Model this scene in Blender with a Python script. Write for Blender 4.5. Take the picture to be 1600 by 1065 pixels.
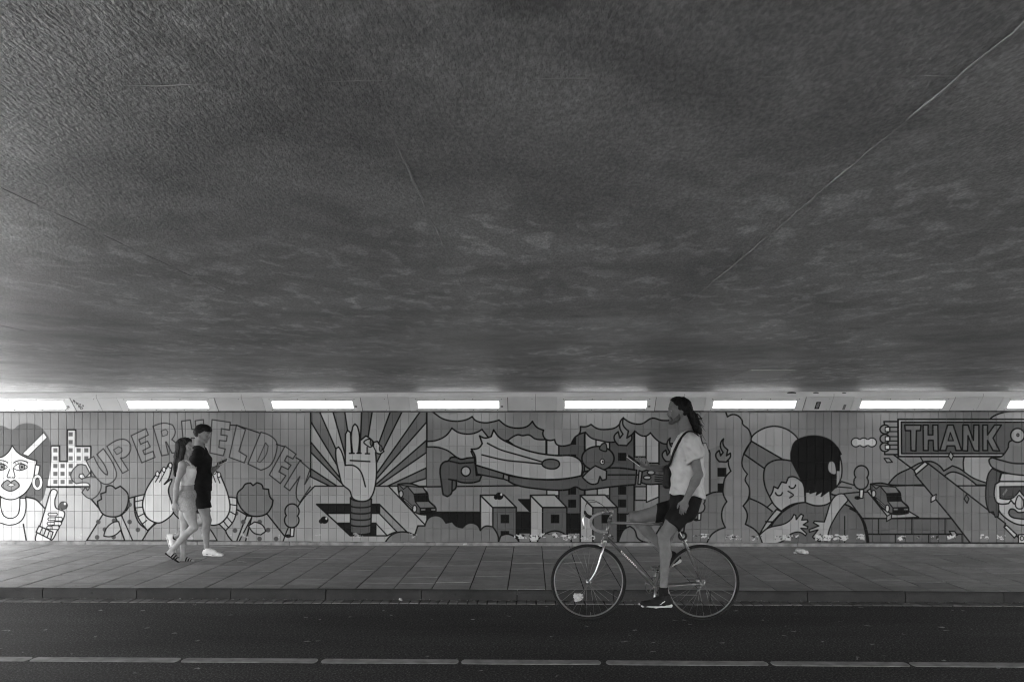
import bpy, bmesh, math, random
import numpy as np
from mathutils import Vector, Matrix

for o in list(bpy.data.objects):
    bpy.data.objects.remove(o, do_unlink=True)
random.seed(7)
SC = bpy.context.scene
COL = SC.collection

# ------------------------------------------------------------------ camera
CAM_H = 1.744                    # eye height above the road
FPX = 1350.0                     # focal length in pixels of the 1600 px wide photograph
HOR = 676.0                      # row of the horizon
YAW = math.atan(30.0 / FPX)
cam_data = bpy.data.cameras.new('camera')
cam_data.sensor_width = 36.0
cam_data.lens = FPX / 1600.0 * 36.0
cam_data.shift_y = (HOR - 532.5) / 1600.0
cam_data.clip_start = 0.05
cam_data.clip_end = 2000.0
cam = bpy.data.objects.new('camera', cam_data)
cam.location = (0, 0, CAM_H)
cam.rotation_euler = (math.pi / 2, 0, YAW)
COL.objects.link(cam)
SC.camera = cam

# ------------------------------------------------------------------ sky, sun, exposure
SUN_EL, SUN_AZ = math.radians(50), math.radians(186)   # azimuth clockwise from +y
world = bpy.data.worlds.new('World')
SC.world = world
world.use_nodes = True
wn = world.node_tree
wn.nodes.clear()
sky = wn.nodes.new('ShaderNodeTexSky')
sky.sky_type = 'NISHITA'
sky.sun_disc = False
sky.sun_elevation = SUN_EL
sky.sun_rotation = SUN_AZ
bw = wn.nodes.new('ShaderNodeRGBToBW')        # black and white photograph: a neutral sky
bg = wn.nodes.new('ShaderNodeBackground')
bg.inputs['Strength'].default_value = 0.15
wo = wn.nodes.new('ShaderNodeOutputWorld')
wn.links.new(sky.outputs[0], bw.inputs[0])
wn.links.new(bw.outputs[0], bg.inputs[0])
wn.links.new(bg.outputs[0], wo.inputs[0])

sun_data = bpy.data.lights.new('sun', 'SUN')
sun_data.energy = 5.0
sun_data.angle = math.radians(0.5)
sun_data.color = (1, 1, 1)
sun = bpy.data.objects.new('sun', sun_data)
sd = Vector((math.sin(SUN_AZ) * math.cos(SUN_EL), math.cos(SUN_AZ) * math.cos(SUN_EL), math.sin(SUN_EL)))
sun.rotation_euler = (-sd).to_track_quat('-Z', 'Y').to_euler()
COL.objects.link(sun)

LAMP_STRENGTH = 0.85
SC.view_settings.view_transform = 'Standard'
SC.view_settings.look = 'None'
SC.view_settings.gamma = 1.0
SC.view_settings.exposure = 3.4
SC.view_settings.use_curve_mapping = False
SC.render.engine = 'CYCLES'
SC.cycles.max_bounces = 10
SC.cycles.diffuse_bounces = 7
SC.cycles.use_denoising = True
SC.cycles.filter_width = 1.15
SC.cycles.sample_clamp_indirect = 6.0

# ------------------------------------------------------------------ places
Y_WALL = 12.56        # face of the tiled wall
Y_KERB = 8.985        # road-side face of the kerb
Z_PAVE = 0.11
Z_TILE0, Z_TILE1 = 0.16, 2.044
Z_CEIL = 2.33
X_L, X_R = -8.05, 11.5   # ends of the underpass
Y_BACK = -12.0
Y_BIKE = 8.09


def at(px, py, Y):
    """point at distance Y from the camera plane seen at (px, py) of the photograph"""
    r = (px - 800.0) / FPX
    u = (HOR - py) / FPX
    c, s = math.cos(YAW), math.sin(YAW)
    t = Y / (c + r * s)
    return Vector((t * (-s + r * c), Y, CAM_H + t * u))


# ------------------------------------------------------------------ helpers
def setp(o, label=None, cat=None, group=None, kind=None):
    if label: o['label'] = label
    if cat: o['category'] = cat
    if group: o['group'] = group
    if kind: o['kind'] = kind
    return o


def empty(name, loc, label, cat, group=None):
    o = bpy.data.objects.new(name, None)
    o.empty_display_size = 0.1
    o.location = loc
    COL.objects.link(o)
    return setp(o, label, cat, group)


def link(name, me, mat=None, parent=None, loc=None):
    """one mesh object; vertices are world coordinates unless loc is given"""
    o = bpy.data.objects.new(name, me)
    if mat is not None and not me.materials:
        me.materials.append(mat)
    COL.objects.link(o)
    if loc is not None:
        o.location = loc
    if parent is not None:
        o.parent = parent
        off = Vector((0, 0, 0))
        p = parent
        while p is not None:
            off += Vector(p.location)
            p = p.parent
        o.location = Vector(o.location) - off
    return o


class MB:
    """collects simple closed shapes into one mesh"""
    def __init__(self):
        self.v, self.f, self.sm = [], [], []

    def add(self, vs, fs, smooth=False):
        n = len(self.v)
        self.v += [tuple(p) for p in vs]
        self.f += [tuple(i + n for i in f) for f in fs]
        self.sm += [smooth] * len(fs)

    def box(self, c, s, rot=None, ch=0.0):
        c = Vector(c); hx, hy, hz = s[0] / 2, s[1] / 2, s[2] / 2
        R = rot if rot is not None else Matrix.Identity(3)
        if ch <= 0:
            vs = [c + R @ Vector((x * hx, y * hy, z * hz)) for x in (-1, 1) for y in (-1, 1) for z in (-1, 1)]
            self.add(vs, [(0, 1, 3, 2), (4, 6, 7, 5), (0, 4, 5, 1), (2, 3, 7, 6), (0, 2, 6, 4), (1, 5, 7, 3)])
        else:
            bm = bmesh.new()
            bmesh.ops.create_cube(bm, size=1.0)
            for v in bm.verts:
                v.co = Vector((v.co.x * s[0], v.co.y * s[1], v.co.z * s[2]))
            bmesh.ops.bevel(bm, geom=bm.edges[:], offset=ch, segments=2, affect='EDGES', profile=0.6)
            bm.verts.ensure_lookup_table(); bm.verts.index_update()
            self.add([c + R @ v.co for v in bm.verts], [[v.index for v in f.verts] for f in bm.faces])
            bm.free()
        return self

    def tube(self, pts, rad, n=10, flat=1.0, up=None, caps=True):
        pts = [Vector(p) for p in pts]
        if not isinstance(rad, (list, tuple)):
            rad = [rad] * len(pts)
        vs = []
        t0 = (pts[1] - pts[0]).normalized()
        a = Vector(up) if up is not None else (Vector((0, 0, 1)) if abs(t0.z) < 0.9 else Vector((1, 0, 0)))
        a = (a - t0 * a.dot(t0)).normalized()
        for i, p in enumerate(pts):
            if i == 0: t = pts[1] - pts[0]
            elif i == len(pts) - 1: t = pts[-1] - pts[-2]
            else: t = (pts[i + 1] - p).normalized() + (p - pts[i - 1]).normalized()
            t.normalize()
            a = (a - t * a.dot(t)).normalized()
            b = t.cross(a)
            for k in range(n):
                w = 2 * math.pi * k / n
                vs.append(p + (a * math.cos(w) + b * math.sin(w) * flat) * rad[i])
        fs = []
        m = len(pts)
        for i in range(m - 1):
            for k in range(n):
                k2 = (k + 1) % n
                fs.append((i * n + k, i * n + k2, (i + 1) * n + k2, (i + 1) * n + k))
        if caps:
            fs.append(tuple(range(n - 1, -1, -1)))
            fs.append(tuple(range((m - 1) * n, m * n)))
        self.add(vs, fs, True)
        return self

    def ring(self, c, axis, R, r, n=48, m=8, flat=1.0):
        """torus; flat stretches the section along the axis"""
        axis = Vector(axis).normalized()
        a = axis.orthogonal().normalized(); b = axis.cross(a)
        vs, fs = [], []
        for i in range(n):
            w = 2 * math.pi * i / n
            d = a * math.cos(w) + b * math.sin(w)
            for k in range(m):
                q = 2 * math.pi * k / m
                vs.append(Vector(c) + d * (R + r * math.cos(q)) + axis * (r * flat * math.sin(q)))
        for i in range(n):
            for k in range(m):
                i2, k2 = (i + 1) % n, (k + 1) % m
                fs.append((i * m + k, i2 * m + k, i2 * m + k2, i * m + k2))
        self.add(vs, fs, True)
        return self

    def lathe(self, c, axis, prof, n=24):
        axis = Vector(axis).normalized()
        a = axis.orthogonal().normalized(); b = axis.cross(a)
        vs, fs = [], []
        for (h, r) in prof:
            for k in range(n):
                w = 2 * math.pi * k / n
                vs.append(Vector(c) + axis * h + (a * math.cos(w) + b * math.sin(w)) * r)
        for i in range(len(prof) - 1):
            for k in range(n):
                k2 = (k + 1) % n
                fs.append((i * n + k, i * n + k2, (i + 1) * n + k2, (i + 1) * n + k))
        fs.append(tuple(range(n - 1, -1, -1)))
        fs.append(tuple(range((len(prof) - 1) * n, len(prof) * n)))
        self.add(vs, fs, True)
        return self

    def prism(self, pts, back):
        """flat outline given thickness by the vector back"""
        n = len(pts); back = Vector(back)
        vs = [Vector(p) for p in pts] + [Vector(p) + back for p in pts]
        fs = [tuple(range(n)), tuple(range(2 * n - 1, n - 1, -1))]
        fs += [(i, i + n, (i + 1) % n + n, (i + 1) % n) for i in range(n)]
        self.add(vs, fs)
        return self

    def mesh(self, name):
        me = bpy.data.meshes.new(name)
        me.from_pydata(self.v, [], self.f)
        me.polygons.foreach_set('use_smooth', self.sm)
        bm = bmesh.new(); bm.from_mesh(me)
        bmesh.ops.recalc_face_normals(bm, faces=bm.faces[:])
        bm.to_mesh(me); bm.free()
        me.update()
        return me

    def build(self, name, mat, parent=None, origin=None):
        if origin is not None:
            o_ = Vector(origin)
            self.v = [tuple(Vector(p) - o_) for p in self.v]
            return link(name, self.mesh(name), mat, parent, o_)
        return link(name, self.mesh(name), mat, parent)


# ------------------------------------------------------------------ materials
class NT:
    def __init__(self, m):
        self.t = m.node_tree
        self.b = self.t.nodes['Principled BSDF']

    def n(self, kind, **kw):
        nd = self.t.nodes.new('ShaderNode' + kind)
        for k, v in kw.items():
            if k.startswith('i_'):
                key = k[2:]
                nd.inputs[int(key) if key.isdigit() else key].default_value = v
            else:
                setattr(nd, k, v)
        return nd

    def l(self, a, b):
        self.t.links.new(a, b)

    def noise(self, scale, detail=4, rough=0.55, vec=None, dist=0.0):
        nd = self.n('TexNoise')
        nd.inputs['Scale'].default_value = scale
        nd.inputs['Detail'].default_value = detail
        nd.inputs['Roughness'].default_value = rough
        nd.inputs['Distortion'].default_value = dist
        if vec is not None: self.l(vec, nd.inputs['Vector'])
        return nd.outputs['Fac']

    def pos(self, scale=(1, 1, 1)):
        g = self.n('NewGeometry')
        mp = self.n('Mapping')
        mp.inputs['Scale'].default_value = scale
        self.l(g.outputs['Position'], mp.inputs['Vector'])
        return mp.outputs[0]

    def ramp(self, fac, stops):
        r = self.n('ValToRGB')
        e = r.color_ramp.elements
        while len(e) < len(stops): e.new(0.5)
        for q, (p, v) in zip(e, stops):
            q.position = p
            q.color = (v, v, v, 1)
        self.l(fac, r.inputs[0])
        return r.outputs[0]

    def math(self, op, a, b=None, clamp=False):
        m = self.n('Math', operation=op, use_clamp=clamp)
        for i, x in enumerate((a, b)):
            if x is None: continue
            if isinstance(x, (int, float)): m.inputs[i].default_value = x
            else: self.l(x, m.inputs[i])
        return m.outputs[0]

    def mix(self, fac, a, b):
        m = self.n('Mix', data_type='FLOAT')
        for i, x in ((0, fac), (2, a), (3, b)):
            if isinstance(x, (int, float)): m.inputs[i].default_value = x
            else: self.l(x, m.inputs[i])
        return m.outputs[0]

    def bump(self, h, dist, strength=1.0, prev=None):
        b = self.n('Bump')
        b.inputs['Strength'].default_value = strength
        b.inputs['Distance'].default_value = dist
        self.l(h, b.inputs['Height'])
        if prev is not None: self.l(prev, b.inputs['Normal'])
        return b.outputs[0]


def newmat(name, v, rough=0.6, metal=0.0):
    m = bpy.data.materials.new(name)
    m.use_nodes = True
    b = m.node_tree.nodes['Principled BSDF']
    b.inputs['Base Color'].default_value = (v, v, v, 1)
    b.inputs['Roughness'].default_value = rough
    b.inputs['Metallic'].default_value = metal
    b.inputs['Specular IOR Level'].default_value = 0.5 if rough < 0.4 else 0.08
    return m


def mat_var(name, lo, hi, rough=0.6, scale=20.0, metal=0.0, bump=0.0, bscale=60.0, detail=4, aniso=(1, 1, 1)):
    """base grey with a soft noise variation and fine relief"""
    m = newmat(name, (lo + hi) / 2, rough, metal)
    t = NT(m)
    p = t.pos(aniso)
    f = t.noise(scale, detail, vec=p)
    t.l(t.ramp(f, [(0.3, lo), (0.7, hi)]), t.b.inputs['Base Color'])
    if bump:
        t.l(t.bump(t.noise(bscale, 3, vec=p), bump), t.b.inputs['Normal'])
    return m
# ------------------------------------------------------------------ the mural: flat paint, drawn as outlined shapes
RES = 200.0
MX0, MX1 = -9.4, 10.0
CW, CH = int((MX1 - MX0) * RES), int((Z_TILE1 - Z_TILE0) * RES)
K = 0.008                                   # black outline paint


class Canvas:
    def __init__(self, v):
        self.a = np.full((CH, CW), v, np.float32)
        self.x0 = 0

    def w(self, pts):
        """working coordinates of the drawing (4.096 per picture pixel, origin at x0, 600) to canvas cells"""
        out = []
        for x, y in pts:
            p = at(self.x0 + x / 4.096, 600 + y / 4.096, Y_WALL)
            out.append(((p.x - MX0) * RES, (p.z - Z_TILE0) * RES))
        return np.array(out, np.float32)

    @staticmethod
    def curve(P, closed, k=6):
        n = len(P); out = []
        rng = range(n) if closed else range(n - 1)
        for i in rng:
            if closed:
                a, b, c, d = P[i - 1], P[i], P[(i + 1) % n], P[(i + 2) % n]
            else:
                a, b, c, d = P[max(i - 1, 0)], P[i], P[i + 1], P[min(i + 2, n - 1)]
            for q in range(k):
                t = q / k
                out.append(0.5 * (2 * b + (c - a) * t + (2 * a - 5 * b + 4 * c - d) * t * t + (3 * b - a - 3 * c + d) * t ** 3))
        if not closed: out.append(P[-1])
        return np.array(out, np.float32)

    @staticmethod
    def soft(P, closed, k=5, corner=0.66):
        """round the gentle bends of an outline, keep its sharp corners"""
        n = len(P)
        if n < 5: return P
        T = []
        for i in range(n):
            if not closed and i in (0, n - 1):
                T.append(None); continue
            a, b, c = P[i - 1], P[i], P[(i + 1) % n]
            u, v = b - a, c - b
            lu, lv = np.hypot(*u) + 1e-6, np.hypot(*v) + 1e-6
            if (u @ v) / (lu * lv) < corner or max(lu, lv) > 90: T.append(None)
            else:
                t = u / lu + v / lv
                T.append(t / (np.hypot(*t) + 1e-6))
        out = []
        for i in range(n if closed else n - 1):
            j = (i + 1) % n
            a, b = P[i], P[j]
            L = np.hypot(*(b - a))
            if (T[i] is None and T[j] is None) or L < 2:
                out.append(a); continue
            ch = (b - a)
            ta = T[i] * L if T[i] is not None else None
            tb = T[j] * L if T[j] is not None else None
            if ta is None: ta = 1.5 * ch - 0.5 * tb
            if tb is None: tb = 1.5 * ch - 0.5 * ta
            for q in range(k):
                t = q / k
                out.append((2 * t ** 3 - 3 * t * t + 1) * a + (t ** 3 - 2 * t * t + t) * ta + (-2 * t ** 3 + 3 * t * t) * b + (t ** 3 - t * t) * tb)
        if not closed: out.append(P[-1])
        return np.array(out, np.float32)

    def d(self, pts, fill=None, line=K, w=9.0, smooth=False, closed=True):
        P = self.w(pts)
        P = self.curve(P, closed) if smooth else self.soft(P, closed)
        hw = w * 0.55 / 2 * RES / 220.0 * 1.02
        m = hw + 2
        xa, xb = int(max(0, P[:, 0].min() - m)), int(min(CW, P[:, 0].max() + m + 1))
        ya, yb = int(max(0, P[:, 1].min() - m)), int(min(CH, P[:, 1].max() + m + 1))
        if xb <= xa or yb <= ya: return
        X, Y = np.meshgrid(np.arange(xa, xb, dtype=np.float32) + 0.5, np.arange(ya, yb, dtype=np.float32) + 0.5)
        D = np.full(X.shape, 1e9, np.float32)
        inside = np.zeros(X.shape, bool)
        n = len(P)
        for i in range(n if closed else n - 1):
            x1, y1 = P[i]; x2, y2 = P[(i + 1) % n]
            dx, dy = x2 - x1, y2 - y1
            L = dx * dx + dy * dy + 1e-9
            t = np.clip(((X - x1) * dx + (Y - y1) * dy) / L, 0, 1)
            np.minimum(D, (X - x1 - t * dx) ** 2 + (Y - y1 - t * dy) ** 2, out=D)
            if closed and fill is not None and abs(dy) > 1e-6:
                c = (y1 > Y) != (y2 > Y)
                inside ^= c & (X < (x2 - x1) * (Y - y1) / dy + x1)
        D = np.sqrt(D)
        S = self.a[ya:yb, xa:xb]
        if fill is not None and closed:
            al = np.clip(0.5 - np.where(inside, -D, D), 0, 1)
            S += (fill - S) * al
        if line is not None:
            al = np.clip(0.5 + hw - D, 0, 1)
            S += (line - S) * al

    def ln(self, *pts, w=9.0, line=K, smooth=False):
        self.d(pts, None, line, w, smooth, False)

    def el(self, x, y, rx, ry=None, fill=None, line=K, w=9.0):
        ry = rx if ry is None else ry
        self.d([(x + rx * math.cos(q * math.pi / 14), y + ry * math.sin(q * math.pi / 14)) for q in range(28)], fill, line, w)

    def arc(self, x, y, rx, ry, a0, a1, w=9.0, line=K):
        self.d([(x + rx * math.cos(math.radians(a0 + (a1 - a0) * q / 12)), y + ry * math.sin(math.radians(a0 + (a1 - a0) * q / 12))) for q in range(13)], None, line, w, False, False)

    def sq(self, x, y, s, fill, s2=None):
        s2 = s if s2 is None else s2
        self.d([(x - s / 2, y - s2 / 2), (x + s / 2, y - s2 / 2), (x + s / 2, y + s2 / 2), (x - s / 2, y + s2 / 2)], fill, None)


def paint_mural():
    C = Canvas(0.27)
    d, ln, el, arc, sq = C.d, C.ln, C.el, C.arc, C.sq
    W, L1, L2, M1, M2, D1, D2 = 0.78, 0.56, 0.44, 0.29, 0.225, 0.145, 0.095

    # --- far left: woman, city, thumb
    C.x0 = 0
    d([(-700, 150), (1950, 150), (1950, 1050), (-700, 1050)], 0.285, None)
    d([(-700, 658), (505, 658), (660, 830), (555, 1000), (-700, 1010)], L2 + .06, None)
    ln((-700, 658), (515, 658))
    ln((585, 735), (665, 830))
    d([(328, 395), (382, 395), (382, 495), (432, 495), (432, 293), (486, 293), (486, 398), (582, 398), (582, 655), (300, 655)], W)
    for x, ys in ((355, (423, 474, 523, 573, 625)), (401, (523, 573, 625)), (453, (321, 371, 423, 474, 523, 573, 625)), (504, (423, 474, 523)), (553, (423, 474))):
        for y in ys: sq(x, y, 27, D1)
    d([(-140, 300), (-40, 268), (20, 268), (78, 292), (120, 262), (180, 250), (250, 268), (300, 320), (325, 380), (332, 450), (325, 540), (300, 650), (255, 755), (120, 760), (-140, 760)], D1 - .02, None, smooth=True)
    d([(165, 722), (230, 738), (285, 790), (262, 880), (228, 1000), (-700, 1005), (-200, 740)], L1 + .05, None)
    ln((165, 722), (230, 738), (285, 792), smooth=True)
    ln((150, 895), (168, 995))
    d([(-120, 440), (0, 470), (50, 440), (78, 392), (110, 435), (170, 470), (235, 490), (225, 560), (195, 650), (150, 705), (75, 738), (0, 715), (-60, 640)], W - .02, K, 8)
    d([(145, 445), (280, 310), (302, 342), (180, 462)], W, K, 5)
    d([(228, 515), (256, 522), (250, 560), (236, 605), (216, 600)], W - .02, K, 7)
    el(240, 628, 24, 40, None, K, 22)
    el(240, 628, 24, 40, None, W, 13)
    d([(-60, 860), (0, 885), (65, 900), (130, 878), (160, 830), (165, 728), (128, 728), (125, 800), (110, 840), (65, 858), (25, 840), (8, 800), (5, 725), (-60, 720)], W, K, 8)
    for ex in (5, 133):
        d([(ex - 45, 535), (ex - 20, 512), (ex + 10, 508), (ex + 42, 530), (ex + 10, 550), (ex - 20, 550)], W, K, 6, smooth=True)
        el(ex + 8, 530, 19, 20, M2, K, 5)
        el(ex + 8, 530, 8, 8, K, None)
        arc(ex, 510, 46, 22, 190, 345, 7)
        for q in (-30, -12, 8): ln((ex + q, 514), (ex + q - 7, 498), w=4)
    ln((62, 545), (45, 590), (52, 598), (66, 595), w=7)
    ln((84, 540), (97, 590), (90, 600), (80, 596), w=7)
    d([(10, 648), (45, 614), (70, 625), (95, 614), (125, 648), (95, 676), (65, 684), (35, 674)], M2, K, 7, smooth=True)
    d([(48, 645), (70, 634), (98, 643), (72, 655)], W, K, 4)
    # thumb
    d([(228, 1000), (265, 880), (292, 790), (322, 690), (346, 672), (367, 690), (352, 740), (356, 785), (378, 800), (408, 812), (412, 845), (370, 930), (325, 1000)], L1 + .16, K, 8, smooth=True)
    for x, y, w_ in ((338, 832, 50), (335, 862, 46), (330, 890, 46), (324, 916, 40)):
        d([(x - w_ / 2, y - 9), (x + w_ / 2, y - 9), (x + w_ / 2 + 6, y), (x + w_ / 2, y + 9), (x - w_ / 2, y + 9), (x - w_ / 2 - 6, y)], L1 + .16, K, 6)
    for x, y in ((378, 862), (372, 890), (358, 916)):
        d([(x - 24, y - 12), (x + 16, y - 12), (x + 24, y), (x + 16, y + 12), (x - 24, y + 12)], L1 + .16, K, 6)
    d([(250, 905), (340, 945), (325, 992), (232, 945)], L1 + .1, K, 8)
    for q in (.25, .5, .75): ln((250 + 90 * q, 905 + 40 * q), (232 + 93 * q, 945 + 47 * q), w=7)
    el(406, 775, 26, 24, D2, K, 5); el(384, 782, 12, 14, D2, None); el(416, 764, 7, 8, W, None)

    # --- SUPERHELDEN
    C.x0 = 100
    LT = 0.325
    def letter(pts, *holes):
        d(pts, LT, 0.045, 7.2)
        for h in holes: d(h, 0.285, 0.075, 6)
    letter([(165, 570), (140, 520), (100, 514), (60, 545), (44, 580), (52, 612), (78, 636), (125, 630), (155, 634), (166, 650), (158, 672), (150, 680), (138, 658), (115, 692), (148, 724), (180, 735), (215, 708), (238, 660), (226, 612), (190, 592), (112, 606), (96, 592), (102, 575), (122, 573), (137, 598)])
    letter([(142, 490), (190, 462), (258, 570), (278, 580), (278, 560), (210, 450), (252, 413), (330, 545), (335, 590), (310, 625), (268, 640), (230, 622)])
    letter([(275, 398), (375, 352), (415, 370), (428, 410), (415, 445), (385, 470), (362, 472), (412, 550), (375, 570)], [(318, 420), (350, 400), (370, 410), (372, 430), (350, 445), (337, 450)])
    letter([(430, 330), (525, 285), (540, 325), (480, 355), (490, 385), (535, 365), (552, 400), (505, 425), (515, 450), (570, 430), (583, 468), (498, 503)])
    letter([(570, 270), (640, 250), (695, 262), (712, 310), (690, 355), (730, 395), (735, 440), (690, 440), (655, 370), (650, 370), (668, 450), (625, 458)], [(622, 300), (650, 290), (665, 305), (660, 325), (630, 335)])
    letter([(752, 238), (808, 230), (818, 290), (845, 288), (840, 235), (892, 228), (900, 420), (850, 430), (846, 345), (815, 345), (818, 440), (770, 445)])
    C.x0 = 300
    d([(600, 800), (690, 755), (600, 930), (560, 920), (430, 640)], 0.26, None)
    letter([(128, 228), (245, 245), (240, 295), (188, 285), (185, 325), (225, 330), (220, 365), (175, 360), (172, 405), (213, 415), (200, 458), (115, 440)])
    letter([(285, 262), (342, 292), (300, 430), (350, 460), (335, 503), (238, 468)])
    letter([(440, 308), (500, 330), (540, 370), (540, 430), (500, 520), (440, 550), (358, 510)], [(470, 375), (487, 395), (475, 450), (435, 500), (418, 495)])
    letter([(595, 397), (665, 448), (645, 478), (608, 458), (592, 490), (633, 518), (615, 545), (573, 525), (556, 560), (600, 585), (565, 635), (495, 580)])
    letter([(690, 490), (755, 545), (722, 640), (775, 550), (808, 580), (690, 755), (668, 720), (690, 590), (625, 680), (590, 655)])
    ln((245, 262), (290, 265), (430, 312), w=7); ln((540, 385), (590, 400), w=7); ln((665, 470), (700, 490), w=7)

    # --- left flower, sleeves, hands (cut off below by the pavement)
    C.x0 = 100
    SLV = 0.37
    d([(700, 820), (640, 875), (590, 890), (495, 1000), (980, 1000), (900, 895), (740, 860)], 0.36, K, 8)
    d([(250, 830), (145, 1000), (390, 1000), (330, 850)], SLV, K, 9)
    d([(370, 835), (395, 920), (440, 1000), (500, 1000), (540, 935), (470, 870), (450, 720), (412, 730), (415, 780)], SLV, K, 9)
    for x, y in ((420, 770), (420, 880), (473, 930), (220, 880), (262, 928), (212, 978), (318, 976), (320, 872)): el(x, y, 15, 15, D2, None)
    d([(330, 850), (368, 838), (440, 1000), (390, 1000), (365, 930)], L2, K, 8)
    d([(255, 970), (272, 920), (318, 882), (350, 878), (365, 930), (330, 962), (295, 974)], L2, K, 8)
    d([(250, 830), (220, 780), (215, 748), (240, 735), (236, 700), (268, 690), (270, 655), (300, 648), (330, 668), (360, 652), (385, 672), (408, 700), (412, 740), (395, 800), (360, 838), (310, 848)], M2 + .02, K, 9)
    d([(455, 718), (515, 705), (505, 770), (520, 840), (585, 885), (535, 935), (480, 860), (455, 780)], L1, K, 8)
    for a, b in (((458, 750), (508, 740)), ((460, 790), (508, 785)), ((478, 845), (515, 825)), ((505, 890), (530, 870))): ln(a, b, w=7)
    d([(515, 710), (540, 650), (588, 580), (612, 570), (628, 545), (655, 540), (672, 508), (692, 515), (672, 600), (642, 640), (690, 608), (668, 680), (690, 760), (700, 820), (640, 875), (590, 885), (530, 850), (503, 780)], L1 + .12, K, 9, smooth=True)
    for x, y in ((598, 574), (640, 546), (680, 520)): el(x, y, 11, 16, W, K, 6)
    ln((585, 625), (610, 585), w=7); ln((612, 625), (645, 562), w=7)
    C.x0 = 300
    d([(345, 840), (275, 1005), (300, 1005), (385, 845)], L2, K, 8)
    d([(240, 780), (285, 800), (350, 838), (285, 1005), (260, 1005), (215, 935)], SLV, K, 9)
    d([(480, 830), (625, 1012), (340, 1012), (385, 840)], SLV, K, 9)
    for x, y in ((328, 880), (275, 935), (282, 825), (433, 880), (487, 932), (432, 988), (538, 988)): el(x, y, 15, 15, D2, None)
    d([(362, 905), (400, 880), (450, 900), (472, 940), (440, 962), (395, 950)], L2, K, 8)
    d([(375, 840), (320, 800), (290, 740), (292, 695), (325, 662), (340, 640), (375, 632), (390, 648), (415, 630), (445, 642), (455, 668), (490, 672), (500, 722), (518, 742), (508, 785), (470, 832)], M2 - .01, K, 9)
    d([(230, 720), (285, 727), (285, 800), (268, 870), (215, 935), (173, 893), (225, 840), (243, 780)], L1, K, 8)
    for a, b in (((243, 768), (283, 775)), ((240, 812), (275, 832)), ((225, 850), (255, 885)), ((200, 875), (230, 912))): ln(a, b, w=7)
    d([(60, 640), (105, 590), (128, 556), (150, 558), (178, 572), (190, 602), (225, 690), (243, 780), (225, 845), (170, 895), (100, 890), (40, 800), (0, 800)], L1 + .12, K, 9, smooth=True)
    for x, y in ((143, 560), (172, 580)): el(x, y, 11, 16, W, K, 6)
    ln((150, 625), (132, 575), w=7); ln((178, 632), (162, 590), w=7)

    # --- rays, open ground, raised hand
    C.x0 = 480
    d([(22, 150), (765, 150), (765, 655), (22, 655)], L2 - .02, None)
    CX, CY = 325, 740
    for a in ([(22, 240), (22, 180), (22, 150), (60, 150), (80, 180)], [(22, 435), (22, 370)], [(22, 592), (22, 540)], [(165, 180), (155, 150), (232, 150), (240, 180)], [(348, 180), (346, 150), (418, 150), (415, 180)],
              [(530, 180), (538, 150), (615, 150), (605, 180)], [(720, 180), (740, 150), (765, 150), (762, 245)], [(762, 360), (762, 438)], [(762, 535), (762, 602)]):
        d(a + [(CX, CY)], D1 + .03, K, 9)
    C.x0 = 300
    d([(785, 652), (1560, 652), (1560, 1012), (580, 1012), (610, 930), (690, 762)], L2 - .04, K, 8)
    C.x0 = 480
    ln((22, 150), (22, 560)); ln((765, 150), (765, 655))
    d([(520, 652), (582, 652), (850, 900), (750, 895)], L2 + .03, K, 8)
    d([(60, 768), (462, 768), (655, 962), (572, 945), (510, 968), (275, 968)], L2 + .03, K, 9)
    d([(462, 770), (655, 962), (575, 945), (462, 828)], M1, K, 8)
    d([(60, 768), (462, 768), (462, 825), (122, 825)], K + .004, K)
    d([(190, 888), (438, 888), (438, 966), (275, 966)], K + .004, K)
    d([(438, 888), (512, 968), (438, 968)], L2 + .03, K, 8)
    d([(276, 725), (290, 738), (340, 748), (411, 733), (407, 950), (360, 960), (276, 948)], D1 - .02, K, 9)
    for y in (775, 815, 855, 895): arc(342, y, 66, 14, 15, 165, 9)
    d([(290, 728), (272, 682), (225, 640), (205, 575), (181, 445), (184, 412), (200, 402), (216, 425), (243, 520), (245, 320), (258, 296), (276, 310), (283, 440), (290, 440), (291, 275), (305, 256), (322, 275), (325, 440), (337, 440), (338, 362), (375, 332), (402, 348), (425, 372), (448, 366), (490, 430), (466, 445), (437, 437), (438, 625), (405, 728), (380, 745), (330, 747)], L2 + .1, K, 9)
    ln((243, 519), (300, 522), (345, 565), (372, 655), smooth=True); ln((275, 488), (400, 495))
    ln((270, 443), (300, 442)); ln((318, 442), (344, 442)); ln((372, 445), (398, 445)); ln((383, 443), (383, 405))
    d([(362, 372), (395, 352), (425, 380), (408, 402), (390, 398)], L2 + .1, K, 8, smooth=True)
    ln((425, 372), (424, 400), (440, 432), w=7); el(470, 412, 9, 20, D1, K, 6); el(410, 375, 9, 18, D1, K, 6)

    def cherry(x, y):
        el(x, y, 26, 24, K, None); el(x - 22, y + 8, 14, 15, K, None); el(x + 12, y - 10, 6, 8, W, None)
    cherry(110, 868)
    for x, y in ((640, 815),):
        pass
    def tree(x, y, s=1.0, tone=M1, flip=1):
        el(x, y, 45 * s, 47 * s, tone, K, 9); el(x - 2, y + 58 * s, 46 * s, 46 * s, tone, K, 9)
        el(x, y, 40 * s, 42 * s, tone, None); el(x - 2, y + 57 * s, 41 * s, 41 * s, tone, None)
        d([(x - 10 * s, y + 106 * s), (x + 14 * s, y + 106 * s), (x + 10 * s, y + 160 * s), (x - 12 * s, y + 162 * s)], W - .1, K, 8)
        el(x - 25 * s, y + 158 * s, 20 * s, 12 * s, K, None)
    C.x0 = 300
    tree(640, 812, 1.0, M1)

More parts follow.
